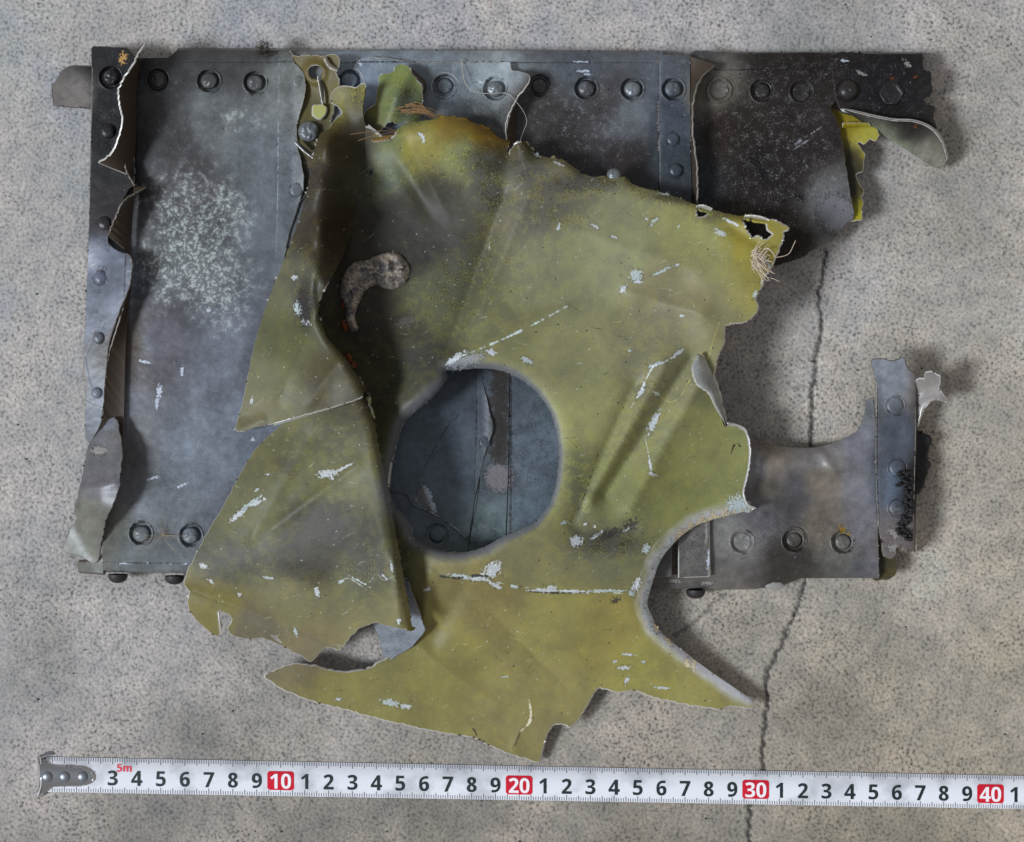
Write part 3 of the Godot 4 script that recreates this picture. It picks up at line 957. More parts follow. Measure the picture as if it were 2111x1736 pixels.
func make_materials() -> void:
	var fine := Image.create_from_data(1024, 1024, false, Image.FORMAT_L8, noise_bytes(1024, 1024, 0.03, 5, 77, FastNoiseLite.TYPE_SIMPLEX_SMOOTH, true))
	var fine_tex := ImageTexture.create_from_image(fine)
	var im := olive_texture()
	marks_on_olive(im)
	var o := flat_mat(Color.WHITE, 0.50)
	o.albedo_texture = ImageTexture.create_from_image(im)
	o.texture_repeat = false
	o.heightmap_enabled = true
	o.heightmap_texture = fine_tex
	o.heightmap_scale = 0.022
	o.metallic = 0.0
	o.metallic_specular = 0.36
	M.olive = o
	im = grey_texture()
	marks_on_grey(im)
	var g := flat_mat(Color.WHITE, 0.38)
	g.albedo_texture = ImageTexture.create_from_image(im)
	g.texture_repeat = false
	g.heightmap_enabled = true
	g.heightmap_texture = fine_tex
	g.heightmap_scale = 0.022
	g.metallic = 0.0
	g.metallic_specular = 0.42
	M.grey = g
	M.sooty = g.duplicate()
	M.sooty.metallic_specular = 0.22
	M.sooty.roughness = 0.5
	M.edge = flat_mat(Color(0.74, 0.73, 0.70), 0.42, 0.3)
	M.bright = flat_mat(Color(0.74, 0.74, 0.73), 0.4, 0.4)
	M.edge_dull = flat_mat(Color(0.42, 0.40, 0.37), 0.5, 0.4)
	M.edge_dark = flat_mat(Color(0.16, 0.15, 0.15), 0.6, 0.2)
	M.under = flat_mat(Color(0.40, 0.42, 0.45), 0.5, 0.2)
	M.amber = flat_mat(Color(0.42, 0.33, 0.14), 0.4, 0.15)
	M.brown = flat_mat(Color(0.24, 0.20, 0.16), 0.5, 0.2)  # brown undersides; also puts the shade of inner wall faces into the colour
	M.steel = flat_mat(Color(0.80, 0.80, 0.80), 0.33, 0.75)
	M.steel_dull = flat_mat(Color(0.50, 0.52, 0.55), 0.4, 0.7)
	M.soot = flat_mat(Color(0.22, 0.185, 0.15), 0.5)
	M.grit = flat_mat(Color(0.27, 0.25, 0.23), 0.95)
	M.worn = flat_mat(Color(0.42, 0.44, 0.45), 0.4, 0.3)
	M.worn_dark = flat_mat(Color(0.27, 0.27, 0.28), 0.4, 0.3)
	M.lip = flat_mat(Color(0.60, 0.60, 0.61), 0.42, 0.3)
	M.black = flat_mat(Color(0.07, 0.07, 0.08), 0.7)

func make_ground() -> void:
	var both := concrete_textures()
	var m := flat_mat(Color.WHITE, 0.9)
	m.albedo_texture = ImageTexture.create_from_image(both[0])
	m.heightmap_enabled = true
	m.heightmap_texture = ImageTexture.create_from_image(both[1])
	m.heightmap_scale = 0.05
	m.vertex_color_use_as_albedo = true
	M.concrete = m
	var cracks := [
		[curve([v(1703, 520), v(1697, 560), v(1690, 600), v(1694, 680), v(1682, 745), v(1676, 800), v(1673, 860), v(1672, 930), v(1680, 1040), v(1668, 1180), v(1652, 1230), v(1640, 1262), v(1608, 1335), v(1582, 1395), v(1582, 1450), v(1574, 1530), v(1572, 1600), v(1546, 1670), v(1548, 1760), v(1560, 1900)], false, 5.0, 3.6, 5), 4.6, 0.95],
		[curve([v(1500, 1222), v(1470, 1245), v(1448, 1268), v(1418, 1290), v(1384, 1312)], false, 5.0, 4.0, 6), 3.4, 0.6],
		[curve([v(1676, 800), v(1655, 795), v(1640, 805)], false, 6.0, 4.0, 8), 3.0, 0.4],
		[curve([v(80, 1470), v(150, 1408), v(230, 1345), v(330, 1240)], false, 6.0, 4.0, 7), 2.5, 0.25],
	]
	var xs := PackedFloat32Array()
	var ys := PackedFloat32Array()
	for k in 2:
		var lo := -60.0 if k == 0 else -50.0
		var hi := 2170.0 if k == 0 else 1790.0
		var arr := xs if k == 0 else ys
		for q in [15000.0, 6000.0, 2400.0, 1000.0, 450.0, 200.0, 80.0, 30.0]:
			arr.append(lo - q)
		var c := lo
		while c <= hi:
			arr.append(c)
			c += 4.0
		for q in [30.0, 80.0, 200.0, 450.0, 1000.0, 2400.0, 6000.0, 15000.0]:
			arr.append(c + q)
		if k == 0:
			xs = arr
		else:
			ys = arr
	var broad := FastNoiseLite.new()
	broad.seed = 3
	broad.frequency = 0.0022
	broad.fractal_octaves = 6
	broad.fractal_gain = 0.58
	var wav := FastNoiseLite.new()
	wav.seed = 4
	wav.frequency = 0.06
	wav.fractal_octaves = 4
	# cells near a crack
	var near := {}
	for q in cracks:
		var line: PackedVector2Array = q[0]
		for i in line.size():
			for dy in range(-1, 2):
				for dx in range(-1, 2):
					var key := Vector2i((line[i] / 16.0).floor()) + Vector2i(dx, dy)
					if not near.has(key):
						near[key] = []
					near[key].append([line[i], line[mini(i + 1, line.size() - 1)], q[1], q[2]])
	var P := PackedVector3Array()
	var C := PackedColorArray()
	var T := PackedVector2Array()
	for y in ys:
		for x in xs:
			var d := Vector2(x, y)
			var depth := 0.0
			for q in near.get(Vector2i((d / 16.0).floor()), []):
				var wide: float = q[2] * (0.85 + 0.9 * wav.get_noise_2d(x, y))
				var e: float = seg_dist(d, q[0], q[1]) / wide
				depth = maxf(depth, q[3] * clampf(1.35 - e, 0.0, 1.0))
			P.append(W(d, -1.1 * depth))
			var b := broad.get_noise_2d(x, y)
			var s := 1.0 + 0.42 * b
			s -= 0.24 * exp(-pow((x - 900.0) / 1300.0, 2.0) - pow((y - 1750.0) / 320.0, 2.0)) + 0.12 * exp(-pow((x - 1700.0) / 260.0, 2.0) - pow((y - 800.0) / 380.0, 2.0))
			s += 0.10 * exp(-pow((x - 100.0) / 500.0, 2.0) - pow((y - 300.0) / 700.0, 2.0))  # light from the open left side painted in as a brighter slab
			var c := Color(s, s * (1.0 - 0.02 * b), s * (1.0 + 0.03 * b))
			# daylight gradient painted into the slab: bluer upper left, browner right and bottom
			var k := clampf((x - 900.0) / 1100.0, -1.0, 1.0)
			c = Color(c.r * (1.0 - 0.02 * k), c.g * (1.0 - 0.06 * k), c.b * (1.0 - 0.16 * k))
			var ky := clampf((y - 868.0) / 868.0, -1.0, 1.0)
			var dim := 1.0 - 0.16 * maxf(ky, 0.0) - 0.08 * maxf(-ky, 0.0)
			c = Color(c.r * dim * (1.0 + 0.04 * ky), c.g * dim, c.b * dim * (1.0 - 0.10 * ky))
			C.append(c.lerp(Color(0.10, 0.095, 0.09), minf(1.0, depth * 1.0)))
			T.append(Vector2((x - MID.x) * U, (y - MID.y) * U) / 0.5)
	var I := PackedInt32Array()
	var n := xs.size()
	for j in ys.size() - 1:
		for i in n - 1:
			var a := j * n + i
			I.append_array([a, a + 1, a + n + 1, a, a + n + 1, a + n])
	var st := SurfaceTool.new()
	var arr := []
	arr.resize(Mesh.ARRAY_MAX)
	arr[Mesh.ARRAY_VERTEX] = P
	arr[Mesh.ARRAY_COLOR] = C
	arr[Mesh.ARRAY_TEX_UV] = T
	arr[Mesh.ARRAY_INDEX] = I
	var am := ArrayMesh.new()
	am.add_surface_from_arrays(Mesh.PRIMITIVE_TRIANGLES, arr)
	st.create_from(am, 0)
	st.generate_normals()
	st.set_material(m)
	var g := part("ground", st.commit(), self)
	g.set_meta("kind", "structure")

# ---------------------------------------------------------------- rivets
func dish_rivet(parent: Node3D, c: Vector2, h: float, kind := "dome", tilt := Vector2.ZERO, r := 1.0, mat: Material = null, label := "") -> void:
	var pr: Array
	match kind:
		"dome":
			pr = [v(27.5, -0.1), v(26.0, 0.25), v(24.5, 0.25), v(23.0, -0.1), v(21.5, -1.6), v(19.5, -2.1), v(17.4, -2.0), v(16.8, -0.6), v(15.6, 0.1), v(13.0, 0.5), v(9.0, 0.8), v(4.5, 0.95), v(0.0, 1.0)]
		"flat":
			pr = [v(27.5, -0.1), v(26.0, 0.2), v(24.5, 0.15), v(22.8, -0.9), v(20.5, -1.9), v(16.6, -2.2), v(15.8, -2.0), v(14.6, -1.1), v(13.4, -0.9), v(8.0, -0.85), v(0.0, -0.8)]
		"pit":
			pr = [v(27.5, -0.1), v(26.0, 0.3), v(24.0, 0.25), v(22.0, -0.4), v(20.0, -1.2), v(18.8, -1.5), v(17.6, -1.1), v(14.0, -1.2), v(7.0, -1.4), v(0.0, -1.5)]
	var q: Array = []
	for p in pr:
		q.append(v(p.x * r, p.y))
	var cut := 0
	for k in q.size():
		if q[k].y > -1.3 and q[k].x < 17.5 * r and cut == 0:
			cut = k - 1
	var pick := int(absf(c.x * 7.0 + c.y * 3.0)) % 4
	part("dimple", lathe(c, h, q.slice(0, cut + 1), M.grey, 30, 0.0, tilt, 0.25, int(c.x)), parent)
	part("rivet", lathe(c + v(sin(c.x), cos(c.y)) * 0.8, h, q.slice(cut), mat if mat else [M.grey, M.worn, M.grey, M.grey][pick] if c.y < 1000.0 and c.x > 260.0 else M.grey, 26, 0.03, tilt + v(sin(c.x * 3.0), cos(c.x * 5.0)) * 0.012, 0.55, int(c.x)), parent, label)

func button_rivet(parent: Node3D, c: Vector2, h: float, r: float, up := 1.0, mat: Material = null, wob := 0.15) -> void:
	var q := [v(r * 1.02, -0.6), v(r, 0.0), v(r * 0.96, up * 0.35), v(r * 0.82, up * 0.7), v(r * 0.5, up * 0.95), v(r * 0.2, up), v(0, up)]
	part("rivet", lathe(c, h, q, mat if mat else M.grey, 24, 0.0, Vector2.ZERO, wob, int(c.y)), parent)

func web_height(p: Vector2) -> float:
	var h := 18.0 + 0.5 * sin(p.x * 0.006) * cos(p.y * 0.005)
	if p.y < 127.0 and p.x < 1367.0:
		h -= roll(p.y - 101.0, 26.0, 5.0) + 0.35
	if p.y > 1158.0:
		h -= roll(1181.0 - p.y, 23.0, 5.0)
	# dishing of the loose left bay
	h += 1.6 * exp(-pow((p.x - 430.0) / 120.0, 2.0) - pow((p.y - 640.0) / 330.0, 2.0))
	h -= 1.2 * gauss(p, v(285, 250), v(262, 1050), 30.0)
	h -= 7.0 * sst(300.0, 180.0, p.distance_to(v(990, 930)))
	return h

func make_panels() -> void:
	# ---- main web
	var spots := [[325, 165, "dome"], [430, 167, "dome"], [526, 170, "dome"], [721, 167, "dome"], [917, 177, "flat"], [1112, 177, "flat"], [1208, 182, "dome"], [1303, 184, "dome"], [290, 1100, "dome"], [393, 1104, "dome"], [901, 1103, "flat"]]
	var holes: Array = []
	for s in spots:
		holes.append(ring(v(s[0], s[1]), 26.0))
	var edge := straight([v(236, 121), v(345, 119), v(352, 114), v(366, 103), v(470, 103), v(560, 107), v(700, 106), v(870, 104), v(1090, 105), v(1200, 106), v(1366, 108), v(1366, 520), v(1330, 800), v(1330, 1080), v(1345, 1190), v(900, 1185), v(380, 1180), v(212, 1176), v(215, 900), v(225, 500)], 5.0)
	var web := part("web_panel", sheet(edge, holes, web_height, 0.8, [M.grey, M.under, M.edge_dull], 8.0), wreck, "grey painted web panel with a white corroded patch")
	for s in spots:
		dish_rivet(web, v(s[0], s[1]), web_height(v(s[0], s[1])), s[2], Vector2(0.01 * sin(s[0]), 0.01 * cos(s[0])))
	# ---- vertical flanges below the web's top and bottom edges, with rivet heads standing out
	for s in [[366, 103, 1366, 108, 12.6], [212, 1176, 1345, 1190, 12.6]]:
		var a := [t(s[0], s[1], s[4]), t((s[0] + s[2]) / 2.0, (s[1] + s[3]) / 2.0, s[4]), t(s[2], s[3], s[4])]
		var dy := -4.0 if s[1] < 500 else 4.0
		var b := [t(s[0], s[1] + dy, 0.9), t((s[0] + s[2]) / 2.0, (s[1] + s[3]) / 2.0 + dy, 0.9), t(s[2], s[3] + dy, 0.9)]
		part("flange", ribbon(a, b, 0.8, [M.grey, M.under, M.edge_dull], 0.0, 4, 0.0), wreck)
	for s in [[243, 1184], [360, 1187], [1434, 1216]]:
		var rv := MeshInstance3D.new()
		rv.mesh = lathe(MID, 0.0, [v(20, 0.0), v(19.5, 1.2), v(16, 2.6), v(9, 3.4), v(0, 3.7)], M.edge_dark, 20)
		rv.name = "rivet"
		rv.position = W(v(s[0], s[1]), 9.0)
		rv.rotation_degrees.x = 90.0
		wreck.add_child(rv, true)
	# ---- vertical stiffener strip
	var sf := func(p: Vector2) -> float: return 19.6 + 0.25 * sin(p.y * 0.03) - roll(p.x - 1357.0, 8.0, 1.4) - (roll(p.y - 111.0, 16.0, 3.0))
	var stiff := part("stiffener", sheet(straight([v(1358, 113), v(1422, 113), v(1423, 300), v(1428, 480), v(1360, 480), v(1359, 300)], 4.0), [ring(v(1388, 184), 26.0)], sf, 0.9, [M.grey, M.under, M.edge_dull], 7.0), wreck, "blue grey vertical stiffener strip")
	dish_rivet(stiff, v(1388, 184), 19.6, "dome")
	button_rivet(stiff, v(1388, 287), 19.7, 14.0, 1.0)
	button_rivet(stiff, v(1394, 351), 19.7, 14.0, 1.2)
	# the web's torn edge standing up beside it
	part("torn_flange", ribbon([t(1424, 118, 19), t(1424, 170, 19), t(1423, 260, 19), t(1427, 380, 19), t(1426, 480, 19)], [t(1474, 133, 23), t(1437, 173, 26), t(1425, 250, 27), t(1436, 364, 27), t(1431, 480, 26)], 0.8, [M.brown, M.brown, M.edge_dull], 0.0, 5, 1.0), wreck)
	# ---- dark right web
	var dspots := [[1483, 186, "pit"], [1571, 187, "flat"], [1652, 189, "pit"]]
	holes = []
	for s in dspots:
		holes.append(ring(v(s[0], s[1]), 26.0))
	var dh := func(p: Vector2) -> float:
		var h := 18.4 + 0.4 * sin(p.x * 0.011 + p.y * 0.006)
		if p.y < 143.0:
			h -= roll(p.y - 108.0, 35.0, 5.0) + 0.3
		h += 0.8 * gauss(p, v(1716, 240), v(1758, 450), 22.0)
		h -= roll(line_dist(p, [v(1758, 455), v(1722, 489), v(1686, 509), v(1648, 533), v(1603, 546), v(1520, 552)]), 26.0, 3.5)
		return h
	edge = curve([v(1425, 112), v(1500, 110), v(1600, 110), v(1716, 112), v(1720, 150), v(1722, 205), v(1712, 222), v(1726, 251), v(1738, 304), v(1749, 379), v(1755, 410), v(1759, 452), v(1743, 462), v(1722, 489), v(1707, 502), v(1686, 509), v(1648, 533), v(1603, 546), v(1560, 550), v(1500, 545), v(1430, 520), v(1426, 300)], true, 4.0, 1.2, 21)
	var dark := part("dark_web_panel", sheet(edge, holes, dh, 0.8, [M.sooty, M.under, M.edge_dull], 7.0), wreck, "soot blackened torn web panel")
	for s in dspots:
		dish_rivet(dark, v(s[0], s[1]), 18.4, s[2])
	part("flange", ribbon([t(1425, 110, 13), t(1570, 110, 13), t(1716, 110, 13)], [t(1425, 107, 0.9), t(1570, 107, 0.9), t(1716, 107, 0.9)], 0.8, [M.grey, M.under, M.edge_dull], 0.0, 4, 0.0), wreck)

func make_left_side() -> void:
	# flat strip with rivets; its right edge lifts lower down
	var pl := Plate.new([t(190, 100, 20), t(285, 95, 20), t(188, 300, 20), t(280, 300, 20), t(180, 500, 20), t(240, 400, 20.5), t(225, 480, 22), t(200, 560, 20.3), t(268, 545, 28), t(255, 600, 27), t(185, 640, 20), t(235, 660, 24), t(175, 740, 19.5), t(216, 760, 22), t(176, 850, 19), t(205, 870, 21), t(181, 916, 20)])
	var hf := func(p: Vector2) -> float: return pl.at(p)
	var edge := curve([v(190, 99), v(215, 97), v(236, 98), v(262, 100), v(278, 120), v(276, 200), v(275, 300), v(276, 372), v(262, 392), v(252, 411), v(238, 443), v(222, 479), v(224, 503), v(248, 520), v(266, 526), v(272, 545), v(265, 593), v(246, 640), v(224, 707), v(217, 769), v(212, 840), v(205, 878), v(183, 912), v(176, 880), v(178, 800), v(172, 745), v(175, 690), v(180, 560), v(185, 430), v(189, 260), v(191, 150)], true, 4.0, 0.8, 31)
	var strip := part("riveted_strip", sheet(edge, [ring(v(228, 160), 26.0)], hf, 0.9, [M.grey, M.under, M.edge_dull], 6.0), wreck, "narrow edge strip, black at the top and grey below")
	dish_rivet(strip, v(228, 160), pl.at(v(228, 160)), "dome")
	for s in [[222, 270, 16], [215, 461, 15], [208, 573, 15], [204, 697, 13], [200, 810, 12]]:
		button_rivet(strip, v(s[0], s[1]), pl.at(v(s[0], s[1])), s[2], 1.6)
	part("flange", ribbon([t(190, 100, 19), t(184, 430, 19), t(175, 740, 18.5), t(181, 910, 18)], [t(190, 100, 1), t(184, 430, 1), t(177, 740, 1), t(182, 910, 1)], 0.8, [M.grey, M.under, M.edge_dull], 0.0, 4, 0.3), wreck)
	# torn upstanding wall
	part("torn_flange", ribbon([t(283, 100, 20), t(281, 140, 20), t(278, 200, 19.5), t(277, 260, 19.5), t(274, 320, 19.5), t(265, 360, 19.5)], [t(297, 88, 31), t(272, 130, 33), t(243, 186, 33), t(249, 250, 34), t(232, 310, 31), t(204, 334, 26)], 0.8, [M.grey, M.brown, M.edge], 1.0, 8, 1.2, 0.7), wreck, "torn upstanding edge curling over the black strip")
	part("torn_flange", ribbon([t(277, 322, 19), t(276, 350, 19), t(276, 386, 19)], [t(258, 326, 23), t(262, 352, 24), t(280, 382, 25)], 0.8, [M.brown, M.brown, M.edge_dull], 0.0, 4, 0.6), wreck)
	part("torn_flange", ribbon([t(276, 384, 19), t(271, 430, 19), t(267, 480, 19), t(266, 522, 19)], [t(300, 384, 24), t(254, 412, 31), t(238, 443, 31), t(222, 484, 27)], 0.8, [M.brown, M.brown, M.edge_dull], 0.5, 6, 1.0), wreck)
	part("torn_flange", ribbon([t(270, 530, 18.5), t(262, 620, 18), t(258, 740, 18), t(256, 860, 18), t(252, 950, 18)], [t(271, 540, 27), t(252, 630, 24.5), t(221, 740, 21.5), t(211, 850, 20.5), t(204, 880, 20)], 0.8, [M.grey, M.brown, M.edge_dull], -1.0, 6, 0.5), wreck)
	# leaf of the strip at the lower left
	var lp := Plate.new([t(236, 868, 21), t(181, 916, 20), t(250, 935, 27), t(200, 970, 24), t(246, 1001, 29), t(160, 1025, 19), t(205, 1030, 27), t(217, 1077, 24), t(148, 1080, 14), t(132, 1134, 9), t(198, 1158, 15), t(170, 1130, 14)])
	var lf := func(p: Vector2) -> float: return lp.at(p) + 1.2 * gauss(p, v(160, 1012), v(235, 995), 12.0)
	edge = curve([v(236, 862), v(248, 900), v(251, 935), v(248, 970), v(246, 1001), v(236, 1030), v(217, 1077), v(208, 1120), v(198, 1160), v(165, 1146), v(133, 1136), v(142, 1100), v(160, 1064), v(152, 1060), v(160, 1025), v(172, 970), v(180, 925), v(184, 914), v(206, 880)], true, 4.0, 1.0, 33)
	part("bent_leaf", sheet(edge, [], lf, 0.8, [M.grey, M.under, M.edge_dull], 5.0), wreck, "bent grey leaf of the edge strip")
	part("edge_block", ribbon([t(163, 1160, 13), t(190, 1158, 14), t(212, 1150, 15)], [t(163, 1178, 12), t(190, 1180, 13), t(212, 1182, 14)], 3.0, [M.grey, M.under, M.edge_dull], 0.2, 4, 0.1), wreck)
	# small loose tab at the upper left
	var tf := func(p: Vector2) -> float: return 12.0 + 0.02 * (p.x - 108.0)
	edge = straight([v(109, 174), v(115, 168), v(127, 147), v(138, 139), v(150, 136), v(200, 137), v(200, 224), v(113, 217)], 3.0)
	part("side_tab", sheet(edge, [], tf, 1.2, [M.grey, M.under, M.edge_dull], 5.0), wreck, "small brownish tab")
	part("tab_wall", ribbon([t(111, 174, 11.5), t(111, 195, 11.5), t(113, 216, 11.5)], [t(106, 172, 1), t(107, 195, 1), t(110, 218, 1)], 0.8, [M.brown, M.brown, M.edge_dull], 0.0, 3, 0.1), wreck)

func make_top_pieces() -> void:
	# grey lap strip with a wavy right edge
	var lapf := func(p: Vector2) -> float: return 19.5 + 2.2 * sst(600, 630, p.x) * (0.6 + 0.4 * sin(p.y * 0.04)) - (roll(p.y - 106.0, 20.0, 4.0))
	var edge := curve([v(573, 108), v(600, 108), v(601, 121), v(622, 148), v(629, 172), v(625, 201), v(612, 255), v(612, 295), v(622, 349), v(625, 384), v(612, 430), v(596, 479), v(580, 560), v(566, 640), v(562, 640), v(567, 500), v(571, 300)], true, 4.0, 0.8, 41)
	var lap := part("lap_strip", sheet(edge, [], lapf, 0.9, [M.grey, M.under, M.edge], 6.0, 0.35, [[v(573, 108), v(571, 300), v(567, 500), v(562, 640)]]), wreck, "grey lap strip with a wavy torn edge")
	button_rivet(lap, v(611, 392), 20.4, 14, 0.7)
	button_rivet(lap, v(615, 168), 20.6, 12, 0.5)
	# olive plate below it with a torn round hole
	var op := Plate.new([t(600, 118, 18.6), t(698, 118, 26), t(640, 150, 20), t(700, 170, 25), t(690, 200, 21), t(605, 250, 18.7), t(650, 300, 19), t(615, 400, 18.7)])
	var of := func(p: Vector2) -> float: return op.at(p) + 1.5 * exp(-pow((p.distance_to(v(650, 150)) - 18.0) / 7.0, 2.0))
	edge = curve([v(590, 117), v(618, 116), v(640, 113), v(660, 117), v(680, 112), v(698, 118), v(697, 137), v(690, 150), v(698, 166), v(694, 196), v(684, 240), v(672, 300), v(650, 370), v(600, 420), v(590, 300)], true, 4.0, 1.5, 42)
	part("olive_lap", sheet(edge, [curve([v(640, 136), v(655, 134), v(664, 146), v(661, 158), v(668, 182), v(668, 212), v(662, 216), v(660, 186), v(652, 164), v(640, 160), v(635, 148)], true, 3.0)], of, 0.8, [M.olive, M.under, M.edge], 5.0), wreck, "amber olive lap plate with a torn hole")
	part("torn_curl", ribbon([t(660, 160, 22), t(664, 185, 22), t(668, 214, 21)], [t(655, 158, 24), t(660, 188, 24), t(664, 215, 22)], 0.6, [M.steel, M.steel, M.edge], 0.6, 3, 0.4), wreck)
	part("torn_curl", ribbon([t(674, 116, 24), t(682, 130, 25), t(696, 140, 25)], [t(668, 120, 27), t(678, 138, 28), t(694, 146, 27)], 0.6, [M.steel, M.steel, M.edge], 0.6, 3, 0.4), wreck)
	part("torn_curl", ribbon([t(614, 290, 21), t(630, 305, 21), t(652, 322, 21)], [t(610, 294, 24), t(626, 310, 24), t(648, 328, 23)], 0.7, [M.steel_dull, M.steel_dull, M.edge], 0.5, 3, 0.4), wreck)
	part("yellow_pad", sheet(curve([v(646, 219), v(668, 217), v(672, 224), v(668, 238), v(660, 244), v(646, 238)], true, 3.0, 0.8, 5), [], func(p: Vector2) -> float: return 21.5, 1.6, [flat_mat(Color(0.62, 0.62, 0.36), 0.6), M.under, M.edge], 5.0), wreck)
	button_rivet(wreck, v(636, 271), 20.5, 21, 2.2, M.worn, 1.6)
	# speckled plate with its right edge curled up
	var sp := Plate.new([t(740, 128, 18.9), t(860, 128, 18.9), t(860, 300, 19.2), t(992, 129, 19), t(1000, 220, 19.4), t(1000, 300, 20), t(1040, 140, 20), t(1088, 160, 28), t(1075, 185, 27.5), t(1060, 210, 27), t(1046, 240, 26.5), t(1039, 285, 26), t(1030, 200, 21), t(1020, 250, 21)])
	var sfn := func(p: Vector2) -> float: return sp.at(p)
	edge = curve([v(735, 129), v(860, 129), v(992, 129), v(1049, 129), v(1054, 144), v(1078, 150), v(1091, 158), v(1089, 170), v(1067, 199), v(1049, 233), v(1041, 258), v(1039, 300), v(960, 310), v(860, 310), v(740, 310)], true, 4.0, 1.0, 43)
	var speck := part("speckled_plate", sheet(edge, [ring(v(917, 177), 28.0), ring(v(721, 167), 28.0), ring(v(1020, 183), 26.0)], sfn, 0.8, [M.grey, M.amber, M.edge], 6.0), wreck, "pale grey plate with dark speckles and a curled right edge")
	dish_rivet(speck, v(1020, 183), sp.at(v(1020, 183)), "dome")
	part("torn_flange", ribbon([t(1062, 205, 19), t(1062, 240, 19), t(1061, 270, 19), t(1063, 305, 19)], [t(1064, 204, 26), t(1048, 240, 25.5), t(1042, 270, 25), t(1040, 305, 25)], 0.7, [M.brown, M.brown, M.edge_dull], 0.4, 5, 0.4), wreck)
	# greenish torn tab
	var gp := Plate.new([t(783, 156, 25), t(815, 136, 24), t(842, 136, 25), t(870, 185, 26), t(866, 250, 23), t(810, 200, 28), t(780, 200, 23), t(830, 250, 25), t(756, 266, 21), t(775, 240, 22)])
	edge = curve([v(783, 157), v(798, 152), v(812, 148), v(815, 136), v(830, 134), v(842, 137), v(850, 153), v(862, 164), v(870, 174), v(871, 196), v(869, 217), v(864, 250), v(848, 254), v(836, 250), v(820, 256), v(810, 250), v(796, 255), v(783, 271), v(756, 270), v(752, 232), v(772, 217), v(780, 180)], true, 3.0, 1.5, 44)
	part("torn_tab", sheet(edge, [], func(p: Vector2) -> float: return gp.at(p) + 0.6 * sin(p.x * 0.12 + p.y * 0.05), 0.8, [M.olive, M.under, M.edge], 5.0), wreck, "green torn tab standing above the plate")
	part("torn_curl", ribbon([t(842, 148, 25), t(868, 172, 26), t(872, 186, 26)], [t(848, 140, 20), t(876, 168, 20), t(878, 190, 20)], 0.7, [M.brown, M.brown, M.edge_dull], 0.3, 4, 0.6), wreck)
	part("torn_curl", ribbon([t(836, 372 - 102, 24), t(850, 268, 24), t(880, 262, 24)], [t(838, 280, 25), t(856, 276, 26), t(884, 270, 25)], 0.7, [M.amber, M.amber, M.edge], 0.3, 4, 0.6), wreck)
	part("torn_curl", ribbon([t(756, 262, 24), t(768, 272, 26), t(780, 280, 25)], [t(759, 258, 26), t(771, 268, 28), t(782, 276, 27)], 0.6, [M.steel, M.steel, M.edge], 0.3, 3, 0.3), wreck)
	part("torn_curl", ribbon([t(766, 286, 25), t(790, 280, 27), t(818, 276, 27)], [t(768, 292, 26), t(792, 290, 28), t(820, 284, 28)], 0.7, [M.amber, M.amber, M.edge], 0.4, 3, 0.4), wreck)

